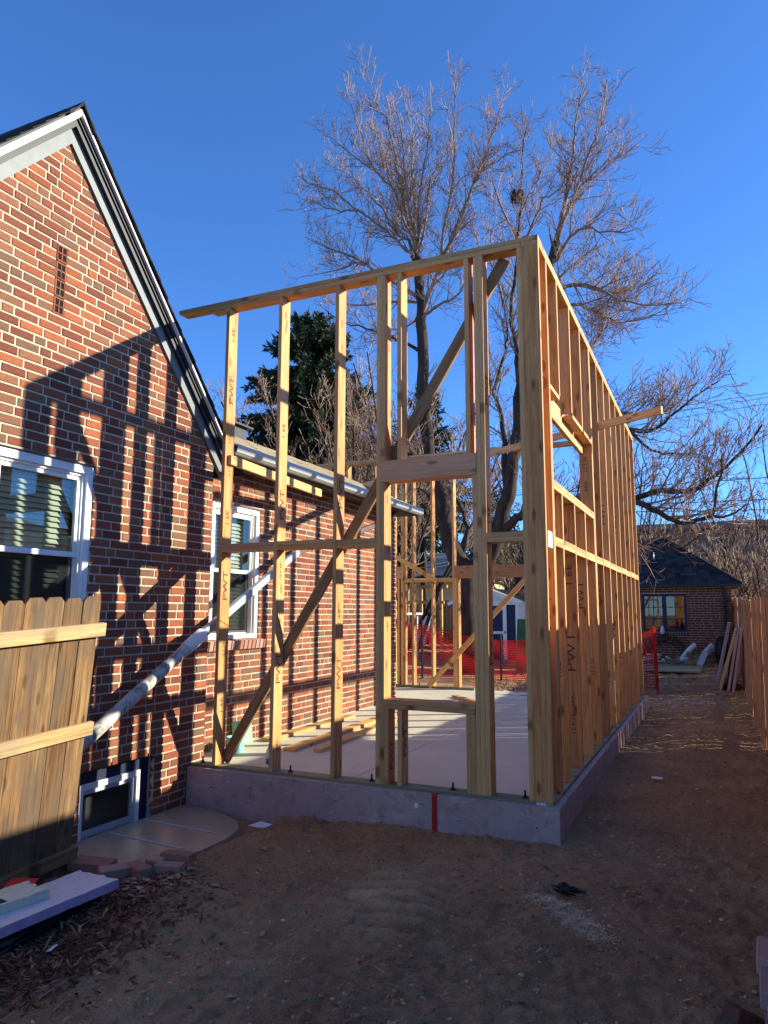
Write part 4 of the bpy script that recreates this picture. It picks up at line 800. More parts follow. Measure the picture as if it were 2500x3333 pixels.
scatter('path_leaves', 900, reg_far, leaff(.03, .08), 'dry_leaf', 'dry leaves at the end of the dirt path', 'leaves')
# ================================================================ THINGS AT THE END OF THE PATH
def gzb(x, y): return float(hbase(np.array([x]), np.array([y]))[0])
for i, (xb, xt, mat, lab) in enumerate(((1.16, 1.52, 'board_wood', 'thin wood-edged sheet leaning on the fence in front of the pink foam boards'), (1.30, 1.54, 'foam_pink', 'pink foam board leaning on the fence next to the wood-edged sheet'), (1.385, 1.605, 'foam_pink', 'pink foam board leaning on the fence, closest to the pickets'))):
    z0 = gzb(1.3, 10.2)-.01; w = .03 if i == 0 else .052
    tag(board('leaning_board', None, (xb, 10.85, z0), (xt, 10.85, 1.03+.02*i), w, 1.25, mat, (0, 1, 0)), lab, 'foam board' if i else 'sheet', None if i == 0 else 'foam boards leaning on the fence')
tag(board('leaning_sheet', None, (1.13, 12.4, gzb(1.3, 12)), (1.43, 12.4, 1.16), .05, 1.2, 'foam_purple', (0, 1, 0)), 'purple foam board leaning on the fence behind the pink ones', 'foam board')
for q in range(2):
    tag(box('osb_sheet', None, (-1.3, 13.3+.02*q, gzb(0, 14)+.015+.0185*q), (.78-.03*q, 15.4, gzb(0, 14)+.032+.0185*q), 'osb', .001), ('lower' if q == 0 else 'upper')+' of two strand-board sheets lying on the dirt before the garage', 'sheet')
pl = [('white_pipe', (.25, 15.9, .10), (.62, 15.6, .52), .07, 'white_plastic', 'fat white insulation tube propped on the scrap heap by the garage', 'tube'), ('white_pipe', (.05, 15.75, .06), (.7, 15.9, .16), .06, 'white_plastic', 'white insulation tube lying under the scrap wood', 'tube'), ('white_pipe', (.75, 16.0, .15), (1.05, 16.1, .52), .06, 'white_plastic', 'white insulation tube leaning at the back of the scrap heap', 'tube')]
for nme, a_, b_, r_, mt_, lab, ct in pl: tag(tubeobj(nme, None, [a_, (np.array(a_)+np.array(b_))/2+(0, 0, .02), b_], [r_, r_*1.02, r_*.95], mt_, 10), lab, ct)
for i in range(9):
    a_ = np.array([random.uniform(.1, .9), random.uniform(15.0, 15.9), .03+.02*i]); dl = np.array([random.uniform(-.4, .5), random.uniform(-.35, .35), random.uniform(-.05, .28)])
    if a_[2]+dl[2] < .05: dl[2] = .08
    tag(board('scrap_board', None, a_, a_+dl, .03, .11, 'scrap_wood', (.2, .3, 1)), 'scrap wood offcut in the heap against the garage wall', 'offcut', 'offcuts in the scrap heap')
tag(board('grey_plank', None, (.72, 14.95, .02), (.88, 15.25, .36), .03, .15, 'sash_grey', (1, 0, 0)), 'greenish grey plank propped up at the front of the scrap heap', 'plank')
V, Fc = [], []
for i in range(14):
    p = np.array([-.45+random.gauss(0, .16), 15.75+random.gauss(0, .1), .05+.1*random.random()]); P = [p]
    for k in range(5): P.append(P[-1]+np.array([random.gauss(0, .08), random.gauss(0, .05), random.gauss(0, .035)]))
    for q in P: q[2] = min(max(q[2], .03), .24)
    tube(V, Fc, P, .018, 6)
tag(raw('white_hose', V, Fc, 'white_plastic', None, True), 'tangle of white plastic hose on the ground before the garage wall', 'hose')
V, Fc = [], []
for i in range(7):
    an = np.linspace(.1, math.pi-.1, 16); R_ = .42+.03*i; cx_ = -.12+random.gauss(0, .03); tube(V, Fc, [(cx_+R_*math.cos(t)*1.05, 16.40-.02*i, .0+R_*math.sin(t)*1.25) for t in an], .009, 5)
tag(raw('hose_coil', V, Fc, 'plastic_black', None, True), 'coil of thin black hose hanging against the garage wall', 'hose')
tag(lathe('trash_bag', [(.10, .08), (.17, .14), (.19, .35), (.15, .6), (.08, .72)], 1.28, 15.9, 'plastic_black'), 'black trash bag standing between the scrap heap and the fence', 'bag')
V, Fc = [], []
tube(V, Fc, [(-.22, GYF-.05, .76), (-.22, GYF-.05, .82), (-.22, GYF-.05, .93), (-.22, GYF-.05, .99)], [.05, .06, .05, .03], 8)
tag(raw('owl_ornament', V, Fc, 'white_plastic', None, True), 'small pale ornament on the garage window sill', 'ornament')
# ================================================================ RED SAFETY FENCE
nf = thing('safety_fence', (-2.6, 10.4, -.2), 'red plastic mesh safety fence sagging behind the addition', 'safety fence')
def netpath(t):
    K = [(-8.5, 9.9), (-6.8, 10.1), (-5.2, 10.3), (-3.2, 10.75), (-1.6, 10.6), (.02, 10.0), (.08, 9.3)]
    s = t*(len(K)-1); i = min(int(s), len(K)-2); f = s-i; return K[i][0]*(1-f)+K[i+1][0]*f, K[i][1]*(1-f)+K[i+1][1]*f
def nettop(x): return np.interp(x, [-8.5, -6.8, -5.6, -5.0, -4.2, -3.2, -1.5, -.3, .1], [1.15, 1.2, 1.18, 1.06, .8, .74, .7, .9, 1.1])
nu, nv = 210, 22; P = np.zeros((nu+1, nv+1, 3))
for i in range(nu+1):
    x, y = netpath(i/nu); zb = gzb(x, y)+.0; zt = nettop(x)
    for j in range(nv+1):
        f = j/nv; P[i, j] = (x+.03*math.sin(j*.7+i*.13), y+.07*math.sin(i*.21+j*.35)+.05*math.sin(i*.05)*f, zb+(zt-zb)*f+.02*math.sin(i*.17)*f)
V, Fc = [], []
def rib(a, b, w):
    a = np.asarray(a); b = np.asarray(b); d = b-a; d = d/np.linalg.norm(d); nn = np.cross(d, (0.1, 1, 0)); nn = nn/np.linalg.norm(nn)*w; k = len(V); V.extend([a-nn, b-nn, b+nn, a+nn]); Fc.append((k, k+1, k+2, k+3))
for i in range(nu+1):
    for j in range(nv):
        rib(P[i, j], P[i, j+1], .0040)
for i in range(nu):
    for j in range(nv+1): rib(P[i, j], P[i+1, j], .0098)
tag(raw('netting', V, Fc, 'net_red', nf), kind='stuff')
for x in (-6.8, -5.05, -3.3, -1.6, .03):
    y = np.interp(x, [-8.5, -6.8, -5.2, -3.2, -1.6, .02], [9.9, 10.1, 10.3, 10.75, 10.6, 10.0]); box('post', nf, (x-.02, y-.13, -.4), (x+.02, y-.09, float(nettop(x))+.12), 'black_metal', .003)
# ================================================================ BACK YARD
sh = thing('garden_shed', (-5.1, 16.6, 0), 'small navy and white garden shed with a pale roof behind the big tree', 'shed')
boxes_mesh('wall', sh, [((-6.13, 15.6, -.1), (-4.10, 15.64, 1.70)), ((-6.13, 15.64, -.1), (-6.09, 17.6, 1.70)), ((-4.14, 15.64, -.1), (-4.10, 17.6, 1.70))], 'navy_paint')
V = [(-6.13, 15.6, 1.70), (-4.10, 15.6, 1.70), (-5.11, 15.6, 2.06)]; V += [(x, y+.04, z) for x, y, z in V]; raw('gable', V, [(0, 1, 2), (5, 4, 3), (0, 3, 4, 1), (1, 4, 5, 2), (2, 5, 3, 0)], 'white_paint', sh)
for x in (-6.14, -5.62, -4.20): box('corner_trim', sh, (x, 15.57, -.1), (x+.11, 15.598, 1.70), 'white_paint', 0)
box('corner_trim', sh, (-6.03, 15.57, 1.58), (-4.2, 15.597, 1.695), 'white_paint', 0)
dr = bpy.data.objects.new('door', None); COL.objects.link(dr); place(dr, sh, Matrix.Translation((-4.85, 15.58, 0)))
boxes_mesh('frame', dr, [((-5.0, 15.555, -.05), (-4.92, 15.596, 1.62)), ((-4.58, 15.555, -.05), (-4.47, 15.596, 1.62)), ((-4.92, 15.555, .72), (-4.58, 15.596, .80)), ((-4.92, 15.555, 1.55), (-4.58, 15.596, 1.62))], 'white_paint'); box('handle', dr, (-4.53, 15.52, .74), (-4.50, 15.554, .80), 'black_metal', .002)
V = [(-6.25, 15.45, 1.675), (-5.11, 15.45, 2.10), (-5.11, 17.8, 2.10), (-6.25, 17.8, 1.675), (-3.95, 15.45, 1.675), (-3.95, 17.8, 1.675)]; V2 = [(x, y, z-.03) for x, y, z in V]
raw('roof', V+V2, [(0, 1, 2, 3), (1, 4, 5, 2), (6, 9, 8, 7), (7, 8, 11, 10), (0, 6, 7, 1), (1, 7, 10, 4), (4, 10, 11, 5), (0, 3, 9, 6)], 'osb', sh)
for a_, b_ in (((-6.26, 15.44, 1.60), (-5.11, 15.44, 2.03)), ((-5.11, 15.44, 2.03), (-3.94, 15.44, 1.60))): board('roof_trim', sh, a_, b_, .02, .10, 'white_paint', (0, 0, 1), .001)
tag(board('green_panel', None, (-2.55, 12.6, -.1), (-2.55, 12.9, 1.19), 1.85, .02, 'green_board', (0, 1, 0)), 'dark green sheathing panel leaning upright in front of the shed', 'panel')
box('print_line', bpy.data.objects['green_panel'], (-3.2, 12.70, .86), (-2.7, 12.78, .90), 'ink_black', 0)
tag(raw('white_board', [(-3.62, 13.6, 1.35), (-3.58, 13.6, 1.62), (-2.4, 13.6, 1.62), (-2.4, 13.6, .62), (-3.1, 13.6, .62), (-3.62, 13.6, .95)]+[(-3.62, 13.66, 1.35), (-3.58, 13.66, 1.62), (-2.4, 13.66, 1.62), (-2.4, 13.66, .62), (-3.1, 13.66, .62), (-3.62, 13.66, .95)], [(0, 1, 2, 3, 4, 5), (11, 10, 9, 8, 7, 6)]+[(i, i+6, (i+1) % 6+6, (i+1) % 6) for i in range(6)], 'white_plastic'), 'white board with clipped corners standing behind the green panel', 'board')
bf = thing('board_fence', (-9, 22, 0), 'sunlit brown dog-ear fence across the far end of the back yard', 'fence')
x = -15.0
pm = picket_mesh(.135, 1.75, .02, .03, 'fence_wood')
while x < -4.0: mobj('picket', pm, bf, Matrix.Translation((x, 22.0, .08)) @ Matrix.Rotation(math.pi/2, 4, 'Z')); x += .15
for z in (.5, 1.5): box('rail', bf, (-15, 21.94, z), (-4, 21.985, z+.09), 'fence_wood')
pg = thing('swing_frame', (-9, 20, 0), 'wooden play frame with a top beam standing before the far fence', 'play frame')
for x in (-9.55, -9.0, -8.2): box('post', pg, (x, 20, 0), (x+.1, 20.1, 2.25), 'board_wood')
box('beam', pg, (-9.8, 19.98, 2.251), (-7.9, 20.12, 2.36), 'board_wood'); box('beam', pg, (-9.7, 19.94, 1.65), (-8.0, 19.998, 1.78), 'board_wood'); box('deck', pg, (-9.5, 20.11, .55), (-8.2, 21.1, .62), 'board_wood')
board('slide', pg, (-8.9, 19.9, .1), (-8.9, 20.6, 1.2), .06, .3, 'white_plastic', (1, 0, 0))
yh = thing('yellow_house', (-12, 29, 0), 'pale yellow house with a low grey roof beyond the far fence', 'house')
box('wall', yh, (-18, 27, -.2), (-9.2, 33, 3.05), 'siding_yellow', 0)
for z in np.arange(.1, 2.95, .2): box('siding_board', yh, (-18, 26.975, z), (-9.2, 26.998, z+.186), 'siding_yellow', .004)
V = [(-18.5, 26.4, 3.0), (-8.7, 26.4, 3.0), (-11.4, 30, 4.4), (-16.5, 30, 4.4), (-8.7, 33.6, 3.0), (-18.5, 33.6, 3.0)]; raw('roof', V, [(0, 1, 2, 3), (1, 4, 2), (4, 5, 3, 2), (0, 5, 4, 1), (5, 0, 3)], 'shingle_grey', yh); box('eave_board', yh, (-18.4, 26.36, 2.9), (-8.7, 26.40, 3.02), 'dark_trim', 0)
box('window', yh, (-13.5, 26.95, 1.1), (-12.3, 26.974, 2.2), 'dark_trim', 0)
tag(box('garden_canopy', None, (-8.2, 13.0, 1.28), (-6.6, 14.2, 1.34), 'white_plastic', .02), 'white canopy top showing between house and rear studs', 'canopy')
for x, y in ((-8.1, 13.1), (-6.75, 13.1), (-8.1, 14.05), (-6.75, 14.05)): box('leg', bpy.data.objects['garden_canopy'], (x, y, -.1), (x+.05, y+.05, 1.279), 'white_plastic')
fbld = thing('flat_building', (4, 45, 0), 'long flat-roofed brown building far behind the leafless hedge', 'building')
box('wall', fbld, (-14, 42, 0), (20, 52, 6.35), 'far_wall', 0); box('roof', fbld, (-14.3, 41.7, 6.36), (20.3, 52.3, 6.75), 'shingle_grey', 0)
for i in range(12): box('window', fbld, (-11+i*2.5, 41.95, 3.6), (-9.9+i*2.5, 41.98, 5.0), 'dark_trim', 0)
# the neighbour's house on the right, whose eave shades the yard
nb = thing('neighbour_house', (6, -4, -.3), 'long low stucco house next door beyond the tall fence', 'house')
box('wall', nb, (2.95, -16, -.6), (9, 5.2, 2.26), 'stucco', 0)
V = [(2.42, -16.5, 2.275), (2.42, 5.62, 2.275), (6, 5.62, 3.40), (6, -16.5, 3.40), (9.6, 5.62, 2.275), (9.6, -16.5, 2.275)]; V += [(x, y, z-.12) for x, y, z in V]
raw('roof', V, [(0, 1, 2, 3), (3, 2, 4, 5), (9, 8, 7, 6), (11, 10, 8, 9), (0, 6, 7, 1), (1, 7, 8, 2), (2, 8, 10, 4), (4, 10, 11, 5), (5, 11, 9, 3), (3, 9, 6, 0)], 'shingle_grey', nb)
for y in (-9, -3.5, 1.5): box('window', nb, (2.93, y, .9), (2.949, y+1.2, 2.0), 'dark_trim', 0)
# ================================================================ TREES
def grow(V, Fc, rnd, p, d, L, r, lvl, maxl, cfg, store):
    """one branch and its children"""
    n = 5 if lvl < maxl else 3; P = [p]; st = L/n; dd = d/np.linalg.norm(d)
    for i in range(n):
        dd = dd+rnd.normal(0, cfg['wob'], 3)+np.array([0, 0, cfg['up']*(1+.5*lvl)]); dd /= np.linalg.norm(dd); P.append(P[-1]+dd*st)
    rr = [max(cfg['rmin'], r*(1-.75*i/n)) for i in range(n+1)]
    tube(V, Fc, P, rr, 4 if (lvl < maxl and r > .012) else 3, False); store.append(P[-1])
    if lvl >= maxl: return
    kids(V, Fc, rnd, P, rr, L, lvl+1, maxl, cfg, store)
def kids(V, Fc, rnd, P, rr, L, lvl, maxl, cfg, store, t0=.12):
    n = max(2, int(L*cfg['dens'][lvl])); m = len(P)-1
    for q in range(n):
        t = t0+(1-t0)*(q+rnd.random())/n; s = min(t, .999)*m; i = int(s); f = s-i; p = P[i]*(1-f)+P[i+1]*f; tg = P[i+1]-P[i]; tg = tg/(np.linalg.norm(tg)+1e-9)
        ax = rnd.normal(0, 1, 3); ax = ax-tg*np.dot(ax, tg); ax /= np.linalg.norm(ax)+1e-9; an = rnd.uniform(.45, 1.05); d = tg*math.cos(an)+ax*math.sin(an); d[2] += cfg['lift']
        ln = cfg['len'][lvl]*rnd.uniform(.5, 1.25)*(1-.62*t); grow(V, Fc, rnd, p, d, ln, max(cfg['rmin'], rr[min(i, len(rr)-1)]*.45 if lvl < maxl else cfg['rmin']*1.25), lvl, maxl, cfg, store)
def smoothpoly(K, sub=3):
    K = [np.asarray(k, float) for k in K]; out = []
    for i in range(len(K)-1):
        p0, p1, p2, p3 = K[max(i-1, 0)], K[i], K[i+1], K[min(i+2, len(K)-1)]
        for s in range(sub):
            t = s/sub; out.append(.5*((2*p1)+(-p0+p2)*t+(2*p0-5*p1+4*p2-p3)*t*t+(-p0+3*p1-3*p2+p3)*t**3))
    out.append(K[-1]); return out
TY = 12.0
LIMBS = [  # pixel polyline, start radius, end radius, depth drift, child length scale
 ('trunk', [(1522, 2215), (1522, 2080), (1521, 1950), (1519, 1887), (1516, 1845)], .33, .27, 0, 0),
 ('limb', [(1516, 1860), (1478, 1790), (1456, 1716), (1440, 1650), (1430, 1590), (1420, 1540), (1398, 1480), (1386, 1360), (1375, 1240), (1372, 1085), (1370, 987), (1362, 900), (1348, 830)], .25, .115, -.4, .9),
 ('limb', [(1519, 1865), (1565, 1835), (1600, 1795), (1622, 1730), (1638, 1670), (1654, 1590), (1672, 1500), (1686, 1390), (1705, 1240), (1735, 1080), (1765, 950), (1790, 860), (1808, 792)], .25, .10, .3, .9),
 ('limb', [(1630, 1740), (1670, 1700), (1700, 1672), (1760, 1640), (1850, 1625), (1960, 1620), (2072, 1616), (2151, 1601), (2250, 1595), (2301, 1568), (2337, 1537), (2416, 1471), (2482, 1381)], .125, .02, -2.2, 1),
 ('limb', [(1960, 1620), (2072, 1634), (2145, 1670), (2211, 1697), (2250, 1699), (2319, 1664), (2340, 1560), (2350, 1480)], .085, .015, -1.5, .9, -1.0),
 ('limb', [(2250, 1699), (2316, 1682), (2370, 1676), (2430, 1640)], .05, .012, .4, .8, -1.9), ('limb', [(1850, 1625), (2000, 1715), (2079, 1764), (2145, 1776), (2229, 1779), (2301, 1736)], .055, .012, .8, .8, -.6),
 ('limb', [(1700, 1290), (1820, 1310), (1920, 1385), (2053, 1402), (2127, 1399), (2181, 1360), (2256, 1299), (2340, 1240)], .085, .014, -1.5, 1), ('limb', [(2053, 1402), (2120, 1468), (2180, 1472), (2240, 1480), (2310, 1430)], .04, .012, -.6, .9, -.9),
 ('limb', [(1960, 1392), (2007, 1345), (2075, 1351), (2142, 1346), (2220, 1300)], .04, .012, .8, .9, -.6), ('limb', [(1735, 1080), (1850, 1160), (1925, 1134), (1957, 1075), (1973, 1007), (2000, 930)], .06, .012, 1.2, 1),
 ('limb', [(1808, 792), (1835, 680), (1850, 600), (1862, 521), (1870, 440), (1885, 340), (1905, 265)], .075, .010, .6, .8, .3), ('limb', [(1812, 780), (1845, 690), (1870, 640), (1905, 540), (1940, 450), (1960, 370), (1978, 250)], .065, .010, -.8, .8, .3),
 ('limb', [(1850, 670), (1890, 610), (1950, 565), (2010, 520), (2080, 470)], .045, .010, .8, .9, .2), ('limb', [(1800, 850), (1816, 833), (1857, 774), (1907, 743), (1957, 752), (2033, 760), (2060, 745)], .06, .010, -1.0, .9, .2), ('limb', [(1785, 930), (1848, 883), (1884, 851), (1929, 815), (1985, 785)], .05, .010, 1.0, .9, .2),
 ('limb', [(1760, 980), (1835, 933), (1884, 928), (1952, 937), (1997, 964), (2088, 991), (2220, 985)], .07, .010, -1.5, 1, .1), ('limb', [(1745, 1040), (1858, 989), (1925, 1010), (1980, 1035), (2020, 1050), (2100, 1035), (2180, 1020)], .06, .010, .8, 1, .1),
 ('limb', [(1664, 1540), (1684, 1300), (1684, 1203), (1680, 1124), (1664, 1007), (1678, 880), (1685, 770), (1694, 679), (1697, 566), (1703, 453), (1720, 400)], .085, .010, .9, .8), ('limb', [(1688, 720), (1717, 640), (1762, 560), (1800, 500)], .035, .010, .6, .8, .8), ('limb', [(1686, 790), (1717, 765), (1744, 702), (1771, 648), (1825, 612), (1853, 556)], .045, .010, -.6, .8, .7),
 ('limb', [(1650, 1600), (1640, 1438), (1625, 1320), (1597, 1261), (1570, 1200), (1560, 1100)], .09, .014, .6, .8, .1), ('limb', [(1609, 1270), (1637, 1163), (1650, 1100), (1640, 1000)], .05, .012, -.5, .8, .5), ('limb', [(1684, 780), (1640, 690), (1610, 620), (1600, 560)], .04, .010, .8, .8, .9), ('limb', [(1640, 1000), (1610, 880), (1560, 800), (1530, 720)], .04, .010, .8, .8, .3),
 ('limb', [(1374, 1030), (1390, 968), (1425, 889), (1438, 824), (1447, 738), (1470, 625), (1479, 489), (1483, 331), (1486, 262)], .075, .009, -.9, .75, -.35), ('limb', [(1425, 889), (1452, 819), (1492, 724), (1538, 611), (1574, 521), (1605, 430), (1619, 385), (1652, 275)], .07, .009, .9, .8, -.5), ('limb', [(1538, 611), (1560, 561), (1605, 534), (1655, 503), (1700, 478)], .035, .009, .5, .75, 0), ('limb', [(1460, 680), (1474, 616), (1515, 570), (1556, 540)], .03, .009, .4, .7, -.7),
 ('limb', [(1375, 1040), (1388, 1022), (1433, 991), (1476, 971), (1504, 940), (1525, 890)], .055, .010, -1.0, .8, -.35),
 ('limb', [(1350, 845), (1339, 828), (1294, 783), (1266, 756), (1203, 711), (1153, 679), (1086, 620), (1018, 602), (985, 580)], .06, .009, -1.2, .8, -.4), ('limb', [(1175, 690), (1153, 683), (1086, 683), (1018, 661), (972, 640)], .035, .009, .7, .75, -1.2), ('limb', [(1345, 830), (1330, 783), (1285, 751), (1244, 679), (1194, 625), (1140, 570), (1055, 528)], .055, .009, .9, .8, -.4),
 ('limb', [(1348, 825), (1343, 783), (1312, 706), (1289, 629), (1230, 566), (1185, 534), (1122, 485), (1048, 425)], .055, .009, -.6, .8, -.4), ('limb', [(1349, 820), (1348, 774), (1321, 692), (1307, 625), (1266, 570), (1248, 525), (1239, 440), (1200, 410)], .05, .009, 1.4, .75, -.4), ('limb', [(1348, 815), (1343, 760), (1312, 638), (1294, 548), (1275, 457), (1257, 385), (1221, 322), (1188, 218)], .055, .008, .2, .75, -.4),
 ('limb', [(1240, 575), (1199, 521), (1176, 439), (1153, 376), (1133, 305)], .035, .008, .4, .7, -.7), ('limb', [(1350, 815), (1348, 760), (1330, 670), (1316, 534), (1307, 444), (1285, 325)], .05, .008, -1.2, .7, -.4), ('limb', [(1352, 820), (1352, 783), (1343, 602), (1343, 512), (1339, 421), (1318, 335)], .05, .008, .9, .7, -.4), ('limb', [(1354, 820), (1361, 783), (1366, 647), (1384, 521), (1393, 444), (1400, 345)], .05, .008, -.7, .7, -.4), ('limb', [(1356, 830), (1370, 805), (1393, 647), (1402, 579), (1447, 503), (1472, 440)], .045, .008, .5, .7, -.4),
 ('limb', [(1358, 967), (1300, 930), (1212, 873), (1153, 842), (1095, 819), (1054, 801), (992, 772)], .06, .009, -1.0, .8, -.4), ('limb', [(1368, 1000), (1358, 983), (1272, 983), (1190, 991), (1127, 993), (1070, 980)], .055, .009, .8, .8, -.35), ('limb', [(1375, 1150), (1300, 1110), (1229, 1081), (1178, 1061), (1127, 1053), (1060, 1010)], .055, .009, -.8, .8, -.2), ('limb', [(1366, 1030), (1335, 1053), (1288, 1093), (1240, 1110)], .04, .009, .6, .7, -.3), ('limb', [(1190, 860), (1144, 855), (1100, 882), (985, 900)], .04, .009, .3, .8, -1.2),
 ('limb', [(1430, 1590), (1380, 1500), (1310, 1470), (1240, 1440), (1180, 1400)], .08, .010, -1.0, .9, -.2), ('limb', [(1440, 1650), (1400, 1620), (1360, 1590), (1300, 1610)], .07, .012, .8, .8, -.1), ('limb', [(1500, 1820), (1520, 1720), (1500, 1650), (1470, 1600), (1500, 1500), (1520, 1400)], .08, .012, .8, .8), ('limb', [(1620, 1740), (1590, 1680), (1600, 1610), (1640, 1560)], .06, .012, .5, .6),
]
rt = np.random.default_rng(5)
tr_ = thing('bare_tree', tuple(ux(1522, 2150, 'y', TY)), 'big leafless tree with a dark forked trunk behind the addition', 'tree', None)
Vt, Ft, Vl, Fl, Vm, Fm = [], [], [], [], [], []; tips = []
CFG = dict(wob=.13, up=.035, lift=.22, dens=[0, 5.6, 6.4, 7.4], len=[0, 1.6, .9, .56], rmin=.0058)
for L_ in LIMBS:
    kind, pix, r0, r1, drift, cs = L_[:6]; off = L_[6] if len(L_) > 6 else 0
    n = len(pix); K = [ux(x, y, 'y', TY+off+drift*(i/(n-1))) for i, (x, y) in enumerate(pix)]
    P = smoothpoly(K, 3); m_ = len(P); rr = [r0+(r1-r0)*(i/(m_-1))**.8 for i in range(m_)]
    if kind == 'trunk': rr[0] *= 1.25; rr[1] *= 1.1
    P = [p+rt.normal(0, .02, 3) if 0 < i < m_-1 else p for i, p in enumerate(P)]
    tube(*((Vt, Ft) if pix[0][1] > 1100 else (Vm, Fm)), P, rr, 10 if r0 > .1 else 6, True)  # low limbs get the dark bark of a backlit silhouette, high ones sunlit
    if cs:
        Ln = sum(np.linalg.norm(P[i+1]-P[i]) for i in range(m_-1)); cfg = dict(CFG); cfg['len'] = [v*cs for v in CFG['len']]
        if r0 > .2: cfg['dens'] = [0, 1.1, 3.0, 4.2]; cfg['len'] = [0, 1.3, .8, .5]
        kids(Vl, Fl, rt, P, rr, Ln, 1, 3, cfg, tips, t0=.3 if r0 > .2 else .14)
raw('trunk', Vt, Ft, 'bark', tr_, True, False); raw('limbs', Vm, Fm, 'sunlit_bark', tr_, True, False); raw('crown', Vl, Fl, 'twig', tr_, False, False)
print('crown faces', len(Fl))
V, Fc = [], []
nc_ = ux(1684, 640, 'y', TY+.75)
for i in range(700):
    an = random.uniform(0, 6.3); R_ = random.uniform(.02, .20); h = random.uniform(-.13, .13); p = nc_+np.array([R_*math.cos(an), R_*math.sin(an), h]); q = nc_+np.array([R_*math.cos(an+.8)*1.05, R_*math.sin(an+.8)*1.05, h+random.uniform(-.05, .05)]); tube(V, Fc, [p, (p+q)/2*1.0, q], .006, 3)
tag(raw('bird_nest', V, Fc, 'nest'), 'round twig nest high in the leafless tree', 'nest')
def bush(name, base, h, spread, stems, label, cat, mat='twig_brown', seed=1, dens=(0, 2.6, 4.5, 6), lens=(0, 1.1, .6, .35), rmin=.006, group=None, tall=None, tries=3, t0=.12):
    rb_ = np.random.default_rng(seed); t = thing(name, tuple(base), label, cat, group); V, Fc = [], []; Vs, Fs = [], []; st = []
    cfg = dict(wob=.16, up=.05, lift=.2, dens=list(dens), len=list(lens), rmin=rmin)
    for s in range(stems):
        p = np.array(base, float)+np.array([rb_.normal(0, spread*.25), rb_.normal(0, spread*.15), 0]); d = np.array([rb_.normal(0, spread/h*.9), rb_.normal(0, spread/h*.6), 1.]); P = [p]; d /= np.linalg.norm(d); L = h*rb_.uniform(.65, 1.0)
        for i in range(7): d = d+rb_.normal(0, .09, 3); d[2] += .03; d /= np.linalg.norm(d); P.append(P[-1]+d*L/7)
        rr = [.03*h/5*(1-.8*i/7)+rmin for i in range(8)]; tube(Vs, Fs, P, rr, 5, True); kids(V, Fc, rb_, P, rr, L, 1, 3 if tries == 3 else 2, cfg, st, t0=t0)
    raw('trunk', Vs, Fs, 'bark', t, True, False); raw('crown', V, Fc, mat, t, False, False); return t
bush('bare_shrub', (-9.6, 16.5, .1), 10.4, 3.2, 15, 'dense brown leafless thicket in front of the spruce', 'shrub', seed=3, lens=(0, 2.0, 1.0, .55), dens=(0, 3.2, 3.4, 4.5), rmin=.0085, t0=.36)
bush('bare_shrub', (-7.4, 15.5, .1), 9.4, 2.2, 9, 'tangled leafless sapling clump beside the big tree', 'shrub', seed=8, lens=(0, 1.8, .95, .5), dens=(0, 3.4, 3.4, 4.5), rmin=.0075, t0=.42)
bush('bare_shrub', (-11.6, 18, .1), 8.0, 2.2, 6, 'thin leafless shrub below the spruce, behind the low roof', 'shrub', seed=12, lens=(0, 1.5, .8, .5), dens=(0, 2.6, 3.2, 4.2), rmin=.008, t0=.35)
for i, (x, y, h, sp) in enumerate(((3.4, 23.5, 4.0, 1.9), (1.2, 25, 4.4, 2.2), (-1.6, 25, 4.6, 2.0), (5.6, 27, 5.0, 2.3), (-4.2, 24, 4.2, 2.0), (2.8, 30, 6.0, 2.4), (-6.5, 27, 5.0, 2.2))):
    lab = ('dry bush with tan twigs behind the right end of the garage', 'leafless bush right behind the garage roof', 'leafless bush behind the left of the garage', 'dry bush beyond the tall fence, right of the garage', 'leafless bush to the left of the garage beside the shed', 'tall leafless bush in front of the flat building', 'leafless bush behind the shed roof')[i]
    bush('hedge_bush', (x, y, .1), h, sp, 20, lab, 'bush', 'twig_tan', seed=30+i, lens=(0, 1.2, .65, .35), dens=(0, 2.6, 3.6, 4.2), rmin=.011, group='leafless bushes behind the garage')
bush('far_tree', (-1.0, 34, 0), 9.5, 4.5, 9, 'slender leafless tree in front of the flat building, behind the garage', 'tree', seed=52, lens=(0, 2.4, 1.3, .7), dens=(0, 1.4, 2.4, 3), rmin=.012)
bush('far_tree', (6.6, 40, 0), 9.0, 2.5, 6, 'leafless tree peeking in beyond the power lines', 'tree', seed=54, lens=(0, 2.2, 1.2, .7), dens=(0, 1.4, 2.4, 3), rmin=.013)
bush('far_tree', (3.4, 36, 0), 11.5, 4.5, 9, 'tall leafless tree behind the far limb of the big tree', 'tree', seed=57, lens=(0, 2.4, 1.3, .7), dens=(0, 1.4, 2.4, 3), rmin=.012)
bush('far_tree', (-6.5, 30, 0), 12.5, 4.5, 9, 'leafless tree rising behind the shed and the big trunk', 'tree', seed=59, lens=(0, 2.4, 1.3, .7), dens=(0, 1.4, 2.4, 3), rmin=.012)
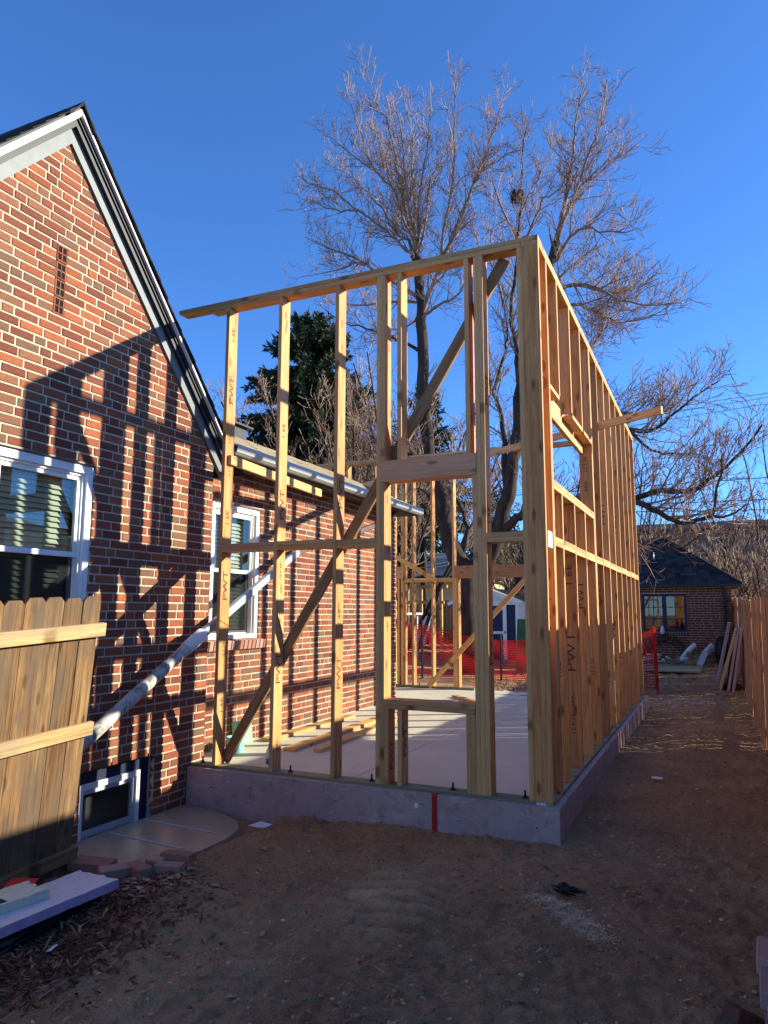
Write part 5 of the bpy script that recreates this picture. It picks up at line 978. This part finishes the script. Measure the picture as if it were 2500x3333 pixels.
def conifer(name, base, h, rad, label, mat, seed, nwh=34, per=9, droop=.25, tuft=.16, dens=11, shape=1.0, low=.05):
    rc = np.random.default_rng(seed); t = thing(name, tuple(base), label, 'tree'); V, Fc = [], []; Vb, Fb = [], []; base = np.array(base, float)
    tube(Vb, Fb, [base+(0, 0, h*i/8) for i in range(9)], [h*.016*(1-.85*i/8) for i in range(9)], 8)
    for w in range(nwh):
        f = (w+.3)/nwh; z = h*(low+(1-low)*f); R_ = rad*((1-f)**shape)*rc.uniform(.78, 1.18)+.12
        for q in range(per):
            az = rc.uniform(0, 2*math.pi); Lb = R_*rc.uniform(.65, 1.12); p = base+(0, 0, z+rc.normal(0, .12)); n = 6; P = [p]; d = np.array([math.cos(az), math.sin(az), .12 if f < .8 else .5])
            for i in range(n): d = d+np.array([0, 0, -droop*.35 if i < 3 else droop*.35])+rc.normal(0, .05, 3); P.append(P[-1]+d/np.linalg.norm(d)*Lb/n)
            tube(Vb, Fb, P, [.02*(1-.8*i/n)+.004 for i in range(n+1)], 3, False); m_ = max(3, int(Lb*dens))
            for k in range(m_):
                s = (.15+.85*k/m_)*n; i = min(int(s), n-1); pt = P[i]*(1-(s-i))+P[i+1]*(s-i); dv = P[i+1]-P[i]; dv /= np.linalg.norm(dv)
                for e_ in range(4):
                    sd = rc.normal(0, 1, 3); sd -= dv*np.dot(sd, dv); sd /= np.linalg.norm(sd)+1e-9; dd = dv*.75+sd*.8+np.array([0, 0, -.35]); dd /= np.linalg.norm(dd); L = tuft*rc.uniform(.6, 1.5); wv = np.cross(dd, rc.normal(0, 1, 3)); wv /= np.linalg.norm(wv)+1e-9; wv *= L*.14; b = len(V)
                    V.extend([pt, pt+dd*L*.5+wv, pt+dd*L, pt+dd*L*.5-wv]); Fc.append((b, b+1, b+2, b+3))
    raw('trunk', Vb, Fb, 'bark', t, True, False); raw('crown', V, Fc, mat, t, False, False); print(name, len(Fc)); return t
conifer('spruce_tree', (-13.9, 20, .1), 13.7, 5.0, 'dark green spruce standing behind the low roof of the house', 'needle', 3, nwh=46, per=14, tuft=.25, dens=15, shape=.6, low=.2)
conifer('juniper_tree', (-14.2, 34.0, .1), 9.5, 3.6, 'olive green juniper rising behind the yellow house', 'juniper', 6, nwh=26, per=10, tuft=.30, dens=8, shape=.5, low=.2)
conifer('juniper_tree', (-10.2, 35.5, .1), 8.5, 3.2, 'olive green juniper right behind the big trunk', 'juniper', 9, nwh=22, per=9, tuft=.24, dens=7, shape=.6)
conifer('pine_tree', (-9.4, 21.5, .1), 10.5, 2.6, 'dark pine tree behind the left limb of the big tree', 'needle', 11, nwh=24, per=9, tuft=.22, dens=9, shape=.7, low=.42)
# ================================================================ POWER LINES
for i, (p, q, lab) in enumerate((((1545, 866), (1659, 849), 'topmost thin power line in the open sky'), ((1540, 877), (1659, 858), 'second thin power line below the topmost one'), ((1540, 891), (1659, 872), 'third thin power line in the open sky'), ((1390, 1050), (1659, 1031), 'thick black cable crossing behind the low tree limb'), ((1390, 1090), (1659, 1078), 'black cable just above the flat building roof'), ((1390, 1105), (1659, 1079+22), 'lowest cable, level with the flat building roof'))):
    a_ = ux(p[0]*1.507, p[1]*1.507, 'y', 33); b_ = ux(q[0]*1.507, q[1]*1.507, 'y', 33); d_ = (b_-a_)/np.linalg.norm(b_-a_); c_ = (a_+b_)/2
    tag(tubeobj('power_line', None, [c_-d_*32+(0, 0, .0), c_-d_*12, c_, c_+d_*12], .013 if i < 3 else .022, 'black_metal', 5), lab, 'cable', 'power lines over the back yards')
